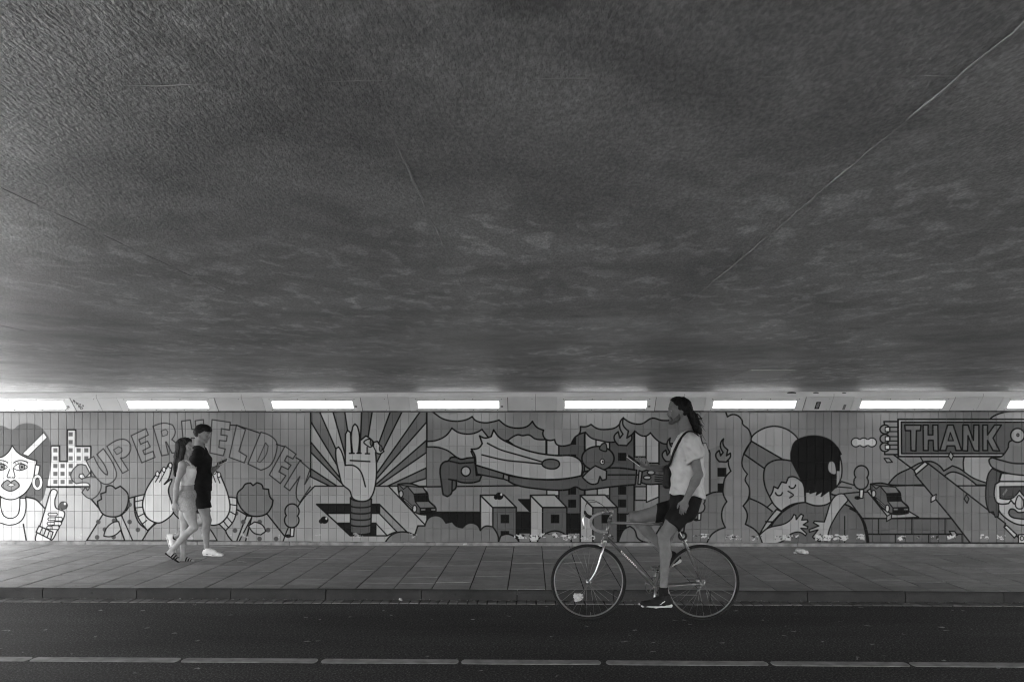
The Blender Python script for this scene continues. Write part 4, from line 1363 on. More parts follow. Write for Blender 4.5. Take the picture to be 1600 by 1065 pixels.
# brakes
def caliper(c, tilt):
    m_ = MB()
    R = Matrix.Rotation(tilt, 3, 'Y')
    for s in (-1, 1):
        m_.tube([c + R @ Vector((-.012, s * .004, .008)), c + R @ Vector((-.016, s * .030, -.002)), c + R @ Vector((-.014, s * .028, -.040))], [.006, .006, .005], 8)
        m_.box(c + R @ Vector((-.014, s * .020, -.043)), (.045, .012, .012), R, ch=0.003)
    m_.lathe(c + R @ Vector((-.024, 0, .006)), R @ Vector((1, 0, 0)), [(0, .006), (.024, .006)], 8)
    m_.tube([c + R @ Vector((-.014, -.028, .012)), c + R @ Vector((-.014, -.034, .036))], .0035, 6)
    m_.build('brake_caliper', M['alloy'], bike)
caliper(crown + Vector((-.012, 0, -.002)), math.radians(12))
caliper(B(1071, 852) , math.radians(-28 + 180))

# drive train (chain side is the far side)
CS = 0.046
cr = MB()
cr.ring(BB + AX * CS, AX, 0.082, 0.0042, 56, 6, 0.7)
for k in range(5):
    w_ = 2 * math.pi * k / 5 + .3
    cr.tube([BB + AX * (CS + .004), BB + AX * CS + Vector((math.cos(w_) * .08, 0, math.sin(w_) * .08))], [.008, .005], 8, flat=.5)
cr.build('chainring', M['steel'], bike)
ca = math.radians(-96)                    # near crank points down and a little forward
CL = 0.158
cd_near = Vector((math.cos(ca), 0, math.sin(ca))); cd_far = -cd_near
PED_N = BB + cd_near * CL - AX * .115
PED_F = BB + cd_far * CL + AX * .115
for s, d_, pd in ((-1, cd_near, PED_N), (1, cd_far, PED_F)):
    o0 = BB + AX * (s * .058)
    MB().tube([o0, o0 + d_ * CL + AX * (s * .012)], [.0125, .009], 10, flat=.65).build('crank', M['alloy'], bike)
    pm = MB()
    pm.tube([BB + d_ * CL + AX * (s * .06), pd], .006, 8)
    for q in (-1, 1):
        pm.box(pd + Vector((q * .032, 0, 0)), (.006, .085, .022), ch=0.002)
    for q in (-1, 1):
        pm.box(pd + AX * (q * .038), (.066, .006, .018), ch=0.002)
    pm.build('pedal', M['steel'], bike)
# chain: a closed loop round the ring and the sprocket, over the derailleur wheels
ch = MB()
rs_ = .030
J1, J2 = HUB_R + Vector((-.006, CS, -.058)), HUB_R + Vector((-.028, CS, -.108))
up = []
for k in range(9):
    w_ = math.radians(96 + 168 * k / 8)
    up.append(BB + AX * CS + Vector((math.cos(w_) * .083, 0, math.sin(w_) * .083)))
loop = [HUB_R + Vector((0, CS, rs_))] + up + [J2 + Vector((-.004, 0, -.019)), J2 + Vector((.014, 0, -.013)), J2 + Vector((.018, 0, .002)), J1 + Vector((-.018, 0, 0)), J1 + Vector((-.012, 0, .015)), HUB_R + Vector((.027, CS, -.012)), HUB_R + Vector((.024, CS, .018)), HUB_R + Vector((0, CS, rs_))]
ch.tube(loop, 0.0042, 6, flat=.7)
ch.build('chain', M['steel'], bike)
cs_ = MB()
for k in range(5):
    cs_.lathe(HUB_R + AX * (CS - .012 + k * .006), AX, [(0, .046 - k * .006), (.0028, .046 - k * .006)], 24)
cs_.build('sprocket', M['steel'], bike)
dr = MB()
dr.lathe(J1 - AX * .005, AX, [(0, .015), (.01, .015)], 14); dr.lathe(J2 - AX * .005, AX, [(0, .015), (.01, .015)], 14)
for s in (-1, 1): dr.tube([J1 + AX * (s * .008), J2 + AX * (s * .008)], .009, 8, flat=.3)
dr.tube([HUB_R + Vector((.004, .07, -.012)), HUB_R + Vector((.006, .075, -.04)), J1 + AX * .014], .008, 8)
dr.build('derailleur', M['steel'], bike)
# seat post and saddle, hidden for the most part under the rider
SD = B(1058, 811)
sp_ = MB(); sp_.tube([SEATC, SEATC + (SEATC - BB).normalized() * .05], 0.013, 12)
sp_.lathe(SEATC - AX * .024, AX, [(0, .006), (.006, .008), (.042, .008), (.048, .006)], 10)
sp_.build('seat_post', M['alloy'], bike)
sa = MB()
sa.tube([B(1034, 814.5), B(1040, 813.5), B(1048, 813.0), B(1057, 812.0), B(1064, 811.0), B(1070, 810.6)], [.012, .022, .030, .058, .070, .045], 14, flat=1.0, up=(0, 1, 0))
for i, p in enumerate(sa.v):
    q = Vector(p); c_ = SD.z - .004
    sa.v[i] = (q.x, q.y, c_ + (q.z - c_) * .32)
sa.build('saddle', M['black'], bike)

# coiled cable lock hanging from the saddle rails
lock = empty('cable_lock', B(1066, 838), 'black coiled cable lock hanging under the bicycle saddle', 'lock')
lk = MB()
lc = B(1065.5, 836)
for k in range(3):
    lk.ring(lc + Vector((.004 * k, -.03 + .022 * k, -.004 * k)), Vector((.25 - .2 * k, 1, .15 * k)), 0.034, 0.0095, 28, 8)
lk.build('coil', M['black'], lock)
P = [lc + Vector((.01, -.04, .03)), B(1069, 824, -.05), B(1070.5, 817, -.05), B(1068, 811.5, -.05), B(1064, 812, -.03)]
MB().tube(P, .0075, 8).build('cable_end', M['black'], lock)
P = [B(1058.5, 829.5, -.05), B(1060.5, 827.5, -.055), B(1062.5, 831, -.06), B(1064.5, 836, -.065), B(1067, 840, -.065), B(1069, 838, -.06), B(1068.5, 834, -.055)]
MB().tube(P, .0052, 8).build('shackle', M['chrome'], lock)
# ------------------------------------------------------------------ people: one implicit surface per body or garment
_rt = np.random.RandomState(21).rand(32, 32, 32).astype(np.float32)


def vnoise(P, seed=0.0):
    """smooth value noise in 0..1 at points P (..., 3), lattice of one unit"""
    Q = P + np.array([seed * 7.31, seed * 3.7, seed * 1.93], np.float32)
    i = np.floor(Q).astype(np.int32); f = (Q - i).astype(np.float32)
    f = f * f * (3 - 2 * f)
    i0 = i % 32; i1 = (i + 1) % 32
    def g(a, b, c): return _rt[a[..., 0], b[..., 1], c[..., 2]]
    x0 = g(i0, i0, i0) * (1 - f[..., 0]) + g(i1, i0, i0) * f[..., 0]
    x1 = g(i0, i1, i0) * (1 - f[..., 0]) + g(i1, i1, i0) * f[..., 0]
    x2 = g(i0, i0, i1) * (1 - f[..., 0]) + g(i1, i0, i1) * f[..., 0]
    x3 = g(i0, i1, i1) * (1 - f[..., 0]) + g(i1, i1, i1) * f[..., 0]
    y0 = x0 * (1 - f[..., 1]) + x1 * f[..., 1]
    y1 = x2 * (1 - f[..., 1]) + x3 * f[..., 1]
    return y0 * (1 - f[..., 2]) + y1 * f[..., 2]


class Sdf:
    def __init__(self, lo, hi, h):
        self.lo = np.array(lo, np.float32); self.h = h
        self.n = np.maximum(4, np.ceil((np.array(hi) - self.lo) / h).astype(int) + 1)
        self.F = np.full(tuple(self.n), 0.4, np.float32)

    def grid(self, sl=None):
        ax = []
        for a in range(3):
            s = sl[a] if sl else slice(0, self.n[a])
            ax.append(self.lo[a] + self.h * np.arange(s.start, s.stop, dtype=np.float32))
        return np.stack(np.meshgrid(*ax, indexing='ij'), -1)

    def _box(self, lo, hi):
        sl = []
        for a in range(3):
            i0 = int(max(0, math.floor((lo[a] - self.lo[a]) / self.h)))
            i1 = int(min(self.n[a], math.ceil((hi[a] - self.lo[a]) / self.h) + 1))
            if i1 - i0 < 1: return None
            sl.append(slice(i0, i1))
        return tuple(sl)

    def _put(self, sl, d, k, op):
        A = self.F[sl]
        if op == 'add':
            if k > 0:
                hh = np.clip(0.5 + 0.5 * (A - d) / k, 0, 1)
                self.F[sl] = A * (1 - hh) + d * hh - k * hh * (1 - hh)
            else:
                self.F[sl] = np.minimum(A, d)
        else:
            if k > 0:
                hh = np.clip(0.5 - 0.5 * (A + d) / k, 0, 1)
                self.F[sl] = A * (1 - hh) - d * hh + k * hh * (1 - hh)
            else:
                self.F[sl] = np.maximum(A, -d)

    def seg(self, p0, p1, r0, r1, k=0.02, axis=None, op='add'):
        """rounded tapered segment; radii are numbers or (a, b) with a along axis"""
        p0 = np.array(p0, np.float32); p1 = np.array(p1, np.float32)
        a0, b0 = (r0, r0) if not isinstance(r0, tuple) else r0
        a1, b1 = (r1, r1) if not isinstance(r1, tuple) else r1
        R = max(a0, b0, a1, b1) + k + 0.02
        sl = self._box(np.minimum(p0, p1) - R, np.maximum(p0, p1) + R)
        if sl is None: return self
        P = self.grid(sl) - p0
        w = p1 - p0; L = float(np.linalg.norm(w)) + 1e-6; w = w / L
        if axis is None:
            axis = np.array([0, 1, 0], np.float32) if abs(w[1]) < 0.9 else np.array([1, 0, 0], np.float32)
        u = np.array(axis, np.float32); u = u - w * u.dot(w); u /= np.linalg.norm(u) + 1e-9
        v = np.cross(w, u)
        tw = P @ w
        t = np.clip(tw / L, 0, 1)
        a = a0 + (a1 - a0) * t; b = b0 + (b1 - b0) * t
        m = np.minimum(a, b)
        q = np.sqrt((P @ u / a) ** 2 + (P @ v / b) ** 2 + ((tw - t * L) / m) ** 2)
        self._put(sl, ((q - 1) * m).astype(np.float32), k, op)
        return self

    def ell(self, c, r, k=0.02, F=None, op='add'):
        """ellipsoid; F holds the three axes as rows"""
        c = np.array(c, np.float32)
        R = max(r) + k + 0.02
        sl = self._box(c - R, c + R)
        if sl is None: return self
        P = self.grid(sl) - c
        A = np.eye(3, dtype=np.float32) if F is None else np.array(F, np.float32)
        Q = np.stack([P @ A[i] / r[i] for i in range(3)], -1)
        q = np.sqrt((Q ** 2).sum(-1))
        self._put(sl, ((q - 1) * min(r)).astype(np.float32), k, op)
        return self

    def cut(self, p, n, k=0.0):
        """keep the side the normal n points away from"""
        n = np.array(n, np.float32); n = n / np.linalg.norm(n)
        d = (self.grid() - np.array(p, np.float32)) @ n
        self.F = np.maximum(self.F, d.astype(np.float32)) if k == 0 else self._smax(self.F, d, k)
        return self

    @staticmethod
    def _smax(A, B, k):
        hh = np.clip(0.5 - 0.5 * (A - B) / k, 0, 1)
        return A * (1 - hh) + B * hh + k * hh * (1 - hh)

    def ripple(self, amp, freq, seed=1.0, rot=None):
        G = self.grid()
        if rot is not None: G = G @ np.array(rot, np.float32).T
        self.F += amp * (vnoise(G * np.array(freq, np.float32), seed) - 0.5) * 2
        return self

    def mesh(self, name, relax=1):
        F, h = self.F, self.h
        I = F < 0
        nx, ny, nz = F.shape
        c = np.zeros((nx - 1, ny - 1, nz - 1), np.int8)
        for dx in (0, 1):
            for dy in (0, 1):
                for dz in (0, 1):
                    c += I[dx:nx - 1 + dx, dy:ny - 1 + dy, dz:nz - 1 + dz]
        act = np.argwhere((c > 0) & (c < 8))
        idx = np.full(c.shape, -1, np.int64)
        idx[act[:, 0], act[:, 1], act[:, 2]] = np.arange(len(act))
        S = np.zeros((len(act), 3)); N = np.zeros(len(act))
        corner = [(0, 0, 0), (1, 0, 0), (0, 1, 0), (1, 1, 0), (0, 0, 1), (1, 0, 1), (0, 1, 1), (1, 1, 1)]
        for a in range(8):
            for ax in range(3):
                o = corner[a]
                if o[ax]: continue
                e = list(o); e[ax] = 1
                f0 = F[act[:, 0] + o[0], act[:, 1] + o[1], act[:, 2] + o[2]]
                f1 = F[act[:, 0] + e[0], act[:, 1] + e[1], act[:, 2] + e[2]]
                x = (f0 < 0) != (f1 < 0)
                t = f0 / np.where(np.abs(f0 - f1) < 1e-9, 1e-9, f0 - f1)
                pos = np.array(o, float)[None, :].repeat(len(act), 0)
                pos[:, ax] = np.clip(t, 0, 1)
                S[x] += pos[x]; N[x] += 1
        V = self.lo + (act + S / np.maximum(N, 1)[:, None]) * h
        quads = []
        for ax in range(3):
            b, c2 = [(1, 2), (2, 0), (0, 1)][ax]
            s0 = [slice(0, None)] * 3; s1 = [slice(0, None)] * 3
            s0[ax] = slice(0, -1); s1[ax] = slice(1, None)
            A, Bb = I[tuple(s0)], I[tuple(s1)]
            e = np.argwhere(A != Bb)
            e = e[(e[:, b] > 0) & (e[:, c2] > 0) & (e[:, b] < F.shape[b] - 1) & (e[:, c2] < F.shape[c2] - 1)]
            fl = A[e[:, 0], e[:, 1], e[:, 2]]
            def cell(db, dc):
                q = e.copy(); q[:, b] -= db; q[:, c2] -= dc
                return idx[q[:, 0], q[:, 1], q[:, 2]]
            Q = np.stack([cell(1, 1), cell(0, 1), cell(0, 0), cell(1, 0)], -1)
            Q[~fl] = Q[~fl][:, ::-1]
            quads.append(Q)
        Q = np.concatenate(quads)
        Q = Q[(Q >= 0).all(1)]
        # light smoothing
        for _ in range(relax):
            acc = np.zeros_like(V); cnt = np.zeros(len(V))
            for i in range(4):
                j = (i + 1) % 4
                np.add.at(acc, Q[:, i], V[Q[:, j]]); np.add.at(cnt, Q[:, i], 1)
                np.add.at(acc, Q[:, j], V[Q[:, i]]); np.add.at(cnt, Q[:, j], 1)
            V = 0.5 * V + 0.5 * acc / np.maximum(cnt, 1)[:, None]
        me = bpy.data.meshes.new(name)
        me.vertices.add(len(V)); me.vertices.foreach_set('co', V.astype(np.float32).ravel())
        me.loops.add(len(Q) * 4); me.loops.foreach_set('vertex_index', Q.astype(np.int32).ravel())
        me.polygons.add(len(Q))
        me.polygons.foreach_set('loop_start', np.arange(0, len(Q) * 4, 4, dtype=np.int32))
        me.polygons.foreach_set('loop_total', np.full(len(Q), 4, np.int32))
        me.polygons.foreach_set('use_smooth', np.ones(len(Q), bool))
        me.update(calc_edges=True); me.validate()
        return me


def sdf_obj(S, name, mat, parent, relax=1):
    return link(name, S.mesh(name, relax), mat, parent)


def V3(v): return np.array([v[0], v[1], v[2]], np.float32)


def bounds(pts, m):
    A = np.array([list(p) for p in pts])
    return A.min(0) - m, A.max(0) + m


class Frame:
    """a local frame: origin, forward f, left l, up u"""
    def __init__(self, o, f, up=(0, 0, 1), s=1.0):
        self.o = Vector(o); self.f = Vector(f).normalized()
        self.l = Vector(up).cross(self.f).normalized(); self.u = self.f.cross(self.l).normalized()
        self.s = s

    def __call__(self, f, l, u):
        return self.o + (self.f * f + self.l * l + self.u * u) * self.s

    def rows(self):
        return [list(self.f), list(self.l), list(self.u)]


def head_sdf(S, H, fem=False, beard=0.0):
    s = H.s; R = H.rows()
    E = lambda f, l, u, a, b, c, k=.015, op='add': S.ell(H(f, l, u), (a * s, b * s, c * s), k * s, R, op)
    E(-.010, 0, .006, .098, .075, .100)
    E(.020, 0, .020, .072, .068, .080, .02)
    S.seg(H(.028, 0, -.020), H(.038, 0, -.085), (.058 * s, .060 * s), (.042 * s, .046 * s), .02 * s, axis=list(H.l))
    for q in (-1, 1):
        S.seg(H(-.004, q * .050, -.060), H(.062, q * .016, -.110), .019 * s, .016 * s, .02 * s)
        E(.062, q * .038, -.040, .026, .024, .024, .02)
        E(.080, q * .028, .010, .016, .026, .009, .012)
    E(.074, 0, -.108, .019, .022, .018, .015)
    S.seg(H(.086, 0, -.004), H(.106, 0, -.044), .0085 * s, .0125 * s, .012 * s)
    for q in (-1, 1): E(.094, q * .011, -.046, .012, .008, .008, .006)
    E(.086, 0, -.066, .014, .024, .012, .012)
    E(.092, 0, -.073, .010, .020, .0055, .005); E(.089, 0, -.084, .010, .018, .006, .005)
    E(.087, 0, -.0785, .016, .020, .0022, .003, 'sub')
    for q in (-1, 1):
        E(.090, q * .032, -.014, .015, .017, .011, .010, 'sub')
        E(.068, q * .032, -.014, .0155, .015, .013, .004)
        E(-.008, q * .074, -.026, .019, .009, .031, .006)
        E(-.004, q * .081, -.026, .010, .006, .018, .004, 'sub')


def hand_sdf(S, w, dirn, pn, thumb, curl=0.5, s=1.0, spread=1.0, L=None):
    """palm from the wrist along dirn; pn is the way the palm faces; thumb is the side of the thumb"""
    d = Vector(dirn).normalized(); n = Vector(pn); n = (n - d * n.dot(d)).normalized(); t = d.cross(n).normalized()
    if t.dot(Vector(thumb)) < 0: t = -t
    w = Vector(w)
    k = .012 * s
    S.seg(w, w + d * .045 * s, (.027 * s, .020 * s), (.037 * s, .015 * s), k, axis=list(t))
    S.seg(w + d * .045 * s, w + d * .082 * s, (.038 * s, .0145 * s), (.039 * s, .0125 * s), k, axis=list(t))
    lens = L or (.074, .084, .078, .060)
    for i, ln_ in enumerate(lens):
        off = (1.5 - i) * .0205 * s * spread
        b = w + d * (.084 - abs(1.2 - i) * .004) * s + t * off
        a1 = curl * (0.55 + .12 * i); a2 = a1 + curl * 0.75; a3 = a2 + curl * .5
        dd = d + t * (off * 1.2 / max(.02, 1)) 
        p = b
        for q, (fr_, an) in enumerate(((.45, a1), (.30, a2), (.25, a3))):
            e = p + (d * math.cos(an) + n * math.sin(an) + t * (off * 2.2)).normalized() * ln_ * fr_ * s
            S.seg(p, e, (.0088 - .0009 * q) * s, (.0081 - .0009 * q) * s, .0035 * s)
            p = e
    b = w + d * .022 * s + t * .026 * s
    e1 = b + (d * .62 + t * .62 + n * .35).normalized() * .042 * s
    e2 = e1 + (d * .86 + t * .22 + n * (.35 + curl * .35)).normalized() * .034 * s
    e3 = e2 + (d * .9 + n * (.35 + curl * .5)).normalized() * .024 * s
    S.seg(b, e1, .0145 * s, .0115 * s, .010 * s); S.seg(e1, e2, .0108 * s, .0095 * s, .005 * s); S.seg(e2, e3, .0095 * s, .0075 * s, .004 * s)
    return t


def leg_sdf(S, hip, knee, ank, s=1.0, fat=1.0, side=None, back=None):
    hip, knee, ank = Vector(hip), Vector(knee), Vector(ank)
    S.seg(hip, hip.lerp(knee, .5), .086 * s * fat, .074 * s * fat, .03)
    S.seg(hip.lerp(knee, .5), knee, .074 * s * fat, .054 * s, .03)
    S.seg(knee, knee.lerp(ank, .12), .053 * s, .050 * s, .02)
    b = Vector(back).normalized() if back is not None else Vector((0, 0, 0))
    c0 = knee.lerp(ank, .10); c1 = knee.lerp(ank, .34) + b * .016 * s; c2 = knee.lerp(ank, .62) + b * .006 * s
    S.seg(c0, c1, .048 * s, .053 * s * (.5 + .5 * fat), .02)
    S.seg(c1, c2, .053 * s * (.5 + .5 * fat), .040 * s, .02)
    S.seg(c2, ank, .040 * s, .032 * s, .02)
    pc = knee - b * .020 * s
    S.ell(pc, (.036 * s, .036 * s, .042 * s), .02)


def arm_sdf(S, sh, el, wr, s=1.0, fat=1.0):
    sh, el, wr = Vector(sh), Vector(el), Vector(wr)
    S.seg(sh, sh.lerp(el, .45), .056 * s * fat, .047 * s * fat, .03)
    S.seg(sh.lerp(el, .45), el, .046 * s * fat, .038 * s * fat, .02)
    S.seg(el, el.lerp(wr, .28), .039 * s * fat, .042 * s * fat, .02)
    S.seg(el.lerp(wr, .28), wr, .042 * s * fat, .026 * s, .02)


def foot_sdf(S, ank, heel, toe, s=1.0, k=.015):
    ank, heel, toe = Vector(ank), Vector(heel), Vector(toe)
    S.seg(ank, heel + (toe - heel) * .12, .034 * s, .032 * s, k)
    S.seg(heel, heel.lerp(toe, .45) , .030 * s, .034 * s, k)
    S.seg(ank.lerp(heel, .3), heel.lerp(toe, .62), .034 * s, .026 * s, k)
    S.seg(heel.lerp(toe, .45), toe, (.040 * s, .028 * s), (.038 * s, .017 * s), k, axis=(0, 1, 0))


M['skin'] = mat_var('skin_tan', 0.12, 0.155, 0.5, 18, bump=0.0006, bscale=220)
M['skin_b'] = mat_var('skin_fair', 0.24, 0.30, 0.5, 18, bump=0.0006, bscale=220)
M['skin_c'] = mat_var('skin_mid', 0.18, 0.23, 0.5, 18, bump=0.0006, bscale=220)
M['tee'] = mat_var('pale_cotton', 0.38, 0.46, 0.85, 12, bump=0.0012, bscale=240)
M['tee_black'] = mat_var('black_cotton', 0.010, 0.016, 0.9, 12, bump=0.0012, bscale=240)
M['short_black'] = mat_var('black_shorts_cloth', 0.008, 0.014, 0.85, 12, bump=0.0012, bscale=240)
M['top_white'] = mat_var('ribbed_cotton', 0.50, 0.58, 0.85, 12, bump=0.0016, bscale=200, aniso=(3, 3, .3))
M['denim'] = mat_var('faded_denim', 0.24, 0.34, 0.9, 60, bump=0.0015, bscale=260, detail=6)
M['sock'] = mat_var('black_sock', 0.010, 0.016, 0.9, 60, bump=0.001, bscale=300)
M['shoe_black'] = mat_var('black_mesh', 0.012, 0.022, 0.7, 200, bump=0.001, bscale=300)
M['shoe_white'] = mat_var('white_leather', 0.50, 0.58, 0.5, 20, bump=0.0008, bscale=120)
M['sole'] = mat_var('pale_foam', 0.42, 0.52, 0.7, 20)
M['leather'] = newmat('black_leather', 0.014, 0.45)
M['eye_white'] = newmat('eye_white', 0.6, 0.2)
M['eye_dark'] = newmat('eye_dark', 0.02, 0.15)
M['glass_black'] = newmat('phone_glass', 0.012, 0.12)
M['phone_edge'] = newmat('phone_edge', 0.45, 0.3, 0.6)
M['bag'] = mat_var('black_nylon', 0.012, 0.02, 0.6, 40, bump=0.001, bscale=260)


def m_hair(name, lo, hi, dirs):
    m = newmat(name, (lo + hi) / 2, 0.55)
    m.node_tree.nodes['Principled BSDF'].inputs['Specular IOR Level'].default_value = 0.10
    t = NT(m)
    p = t.pos(dirs)
    f = t.noise(1.0, 4, 0.6, vec=p)
    t.l(t.ramp(f, [(0.32, lo), (0.7, hi)]), t.b.inputs['Base Color'])
    t.l(t.bump(f, 0.006, 0.9), t.b.inputs['Normal'])
    return m


M['hair'] = m_hair('dark_hair', 0.004, 0.014, (70, 160, 35))
M['hair_long'] = m_hair('long_brown_hair', 0.007, 0.03, (160, 160, 14))
M['beard'] = m_hair('short_beard', 0.05, 0.11, (200, 200, 150))


def eyes(H, parent):
    for q in (-1, 1):
        c = H(.0705, q * .032, -.014)
        m_ = MB(); m_.lathe(c - H.l * .0, H.f, [(-.006, .006), (.004, .0125), (.010, .0095), (.0135, .004), (.0142, .001)], 12)
        e = m_.build('eye', M['eye_white'], parent)
        m_ = MB(); m_.lathe(H(.0705, q * .032, -.014) + H.f * .0138, H.f, [(-.003, .0062), (.0006, .0058), (.0014, .002)], 10)
        m_.build('iris', M['eye_dark'], e)
        P = [H(.088, q * (.018 + .009 * i), .0045 + (.004, .006, .005, .001)[i]) for i in range(4)]
        P = [p - H.f * (.0, .002, .006, .013)[i] for i, p in enumerate(P)]
        MB().tube([p + H.f * .008 for p in P], [.003, .0042, .0038, .002], 6).build('eyebrow', M['hair'], parent)
# ------------------------------------------------------------------ the cyclist
def R(px, py, dy=0.0):
    return at(px, py, Y_BIKE + dy)

rider = empty('person', R(1060, 790) * 1.0, 'long-haired bearded cyclist in a pale t-shirt riding no-handed and looking at a phone', 'person')
rider.location = (R(1060, 790).x, Y_BIKE, 0)
J = dict(neck=R(1071, 668), nb=R(1075, 681), chest=R(1074, 705), ribs=R(1072, 728), waist=R(1071, 752), pelv=R(1071, 780), seat=R(1064, 799),
         shL=R(1080, 691, -.185), elL=R(1091.5, 741, -.25), wrL=R(1071.5, 781, -.235),
         shR=R(1072, 690, .185), elR=R(1058, 735, .23), wrR=R(1014, 729.5, .10),
         hipL=R(1068, 793, -.085), knL=R(1038, 836, -.115), anL=R(1036.5, 921, -.118),
         hipR=R(1068, 793, .085), knR=R(991, 808, .11), anR=R(1046, 866, .118),
         heelL=R(1046, 943, -.118), toeL=R(1001.5, 944.3, -.125), heelR=R(1059.5, 874, .118), toeR=R(1028, 891, .125))
HR = Frame(R(1061, 639.0), (-1, 0.0, -.03), s=1.0)
LAT = (0, 1, 0)

def torso(S, g=0.0, k=.03):
    S.seg(J['seat'], J['pelv'], (.150 + g, .115 + g), (.158 + g, .112 + g), k, axis=LAT)
    S.seg(J['pelv'], J['waist'], (.156 + g, .110 + g), (.142 + g, .098 + g), k, axis=LAT)
    S.seg(J['waist'], J['ribs'], (.142 + g, .098 + g), (.158 + g, .112 + g), k, axis=LAT)
    S.seg(J['ribs'], J['chest'], (.158 + g, .112 + g), (.168 + g, .116 + g), k, axis=LAT)
    S.seg(J['chest'], J['nb'] + Vector((0, 0, -.03)), (.168 + g, .116 + g), (.125 + g, .075 + g), k, axis=LAT)
    for s in ('L', 'R'):
        S.seg(J['nb'] + Vector((0, 0, -.025)), J['sh' + s], .058 + g, .056 + g, k)

lo, hi = bounds(list(J.values()) + [HR(0, 0, .12), HR(.13, 0, 0), HR(-.13, 0, 0), R(985, 720, .1), R(1060, 822, -.2)], .10)
S = Sdf(lo, hi, .0056)
torso(S)
S.seg(J['nb'] + Vector((0.0, 0, -.02)), HR(-.028, 0, -.055), .062, .056, .03)
head_sdf(S, HR)
for s in ('L', 'R'):
    arm_sdf(S, J['sh' + s], J['el' + s], J['wr' + s], 1.0)
leg_sdf(S, J['hipL'], J['knL'], J['anL'], 1.0, 1.0, back=(1, 0, 0))
leg_sdf(S, J['hipR'], J['knR'], J['anR'], 1.0, 1.0, back=(.55, 0, -.6))
for s in ('L', 'R'):
    S.seg(J['an' + s], J['heel' + s].lerp(J['toe' + s], .2), .032, .03, .015)
    S.seg(J['heel' + s].lerp(J['toe' + s], .1), J['heel' + s].lerp(J['toe' + s], .8), .028, .022, .015)
hand_sdf(S, J['wrL'], (R(1062.5, 812, -.235) - J['wrL']), (.35, .93, .1), (-1, .2, 0), .55, .95, .8)
hand_sdf(S, J['wrR'], (R(996, 723, .06) - J['wrR']), (-.35, .1, .93), (-.5, -1, .3), .75)
sdf_obj(S, 'body', M['skin'], rider)
eyes(HR, rider)

# hair: swept straight back from the forehead, hanging to the nape, loose ends in the wind
lo, hi = bounds([HR(.12, .12, .13), HR(-.12, -.12, -.12), R(1108, 675, .1), R(1108, 640, -.1)], .06)
S = Sdf(lo, hi, .005)
S.ell(HR(-.012, 0, .010), (.106, .083, .106), .01, HR.rows())
S.ell(HR(.020, 0, .030), (.074, .070, .082), .02, HR.rows())
# face and ears stay free: everything in front of the hair line goes
G = S.grid() - V3(HR.o)
f_ = G @ V3(HR.f); u_ = G @ V3(HR.u)
front = np.maximum(f_ - (.036 + .75 * (u_ - .03)), 0)
line = np.where(u_ > .03, f_ - (.040 + .62 * (u_ - .03)), f_ - (.022 - np.clip(-u_, 0, .03) * 1.3))
S.F = np.maximum(S.F, line.astype(np.float32))
low = np.where(f_ > -.012, -(u_ + .010), -(u_ + .075))
S.F = np.maximum(S.F, low.astype(np.float32))
for a, b, r0, r1 in (((1071, 632, .0), (1084, 660, 0), .060, .050), ((1082, 652, 0), (1089, 670, 0), .066, .050), ((1076, 640, -.05), (1088, 668, -.045), .030, .022), ((1076, 640, .05), (1088, 668, .045), .030, .022), ((1086, 660, -.01), (1094, 676, -.01), .042, .022)):
    S.seg(R(a[0], a[1], a[2]), R(b[0], b[1], b[2]), (r0, r0 * .8), (r1, r1 * .75), .02, axis=LAT)
# keep the nape locks behind the neck
S.seg(HR(-.022, 0, -.07), J['nb'] + Vector((-.004, 0, 0)), .052, .056, .01, op='sub')
S.ripple(.0045, (60, 130, 26), 3.0); S.ripple(.003, (160, 220, 60), 5.0)
sdf_obj(S, 'hair', M['hair'], rider, 0)
wr_ = random.Random(8)
WIS = MB()
for i in range(40):
    y0 = wr_.uniform(-.06, .06)
    x0_, z0_ = wr_.uniform(1079, 1090), wr_.uniform(642, 668)
    a = R(x0_, z0_, y0)
    ln_ = wr_.uniform(.03, .085)
    sw = wr_.uniform(-1.5, .05)
    P = [a, a + Vector((ln_ * .4, wr_.uniform(-.01, .01), ln_ * sw * .35)), a + Vector((ln_ * .75, wr_.uniform(-.015, .015), ln_ * (sw * .8 - .1))), a + Vector((ln_ * 1.0, wr_.uniform(-.02, .02), ln_ * (sw - .25)))]
    WIS.tube(P, [.0034, .0028, .002, .0008], 5)
o = WIS.build('loose_hair', M['hair'], rider); o['kind'] = 'stuff'
# beard and moustache
S = Sdf(*bounds([HR(.12, .07, -.02), HR(-.02, -.07, -.14)], .03), .004)
for q in (-1, 1):
    S.seg(HR(.000, q * .056, -.045), HR(.022, q * .050, -.088), .016, .018, .015)
    S.seg(HR(.022, q * .048, -.088), HR(.066, q * .018, -.118), .020, .020, .015)
    S.seg(HR(.097, q * .006, -.062), HR(.083, q * .026, -.080), .0075, .006, .006)
    S.seg(HR(.083, q * .026, -.080), HR(.070, q * .026, -.105), .008, .012, .01)
S.ell(HR(.076, 0, -.118), (.024, .024, .024), .015, HR.rows())
S.ripple(.0022, (200, 200, 160), 2.0)
sdf_obj(S, 'beard', M['beard'], rider, 0)

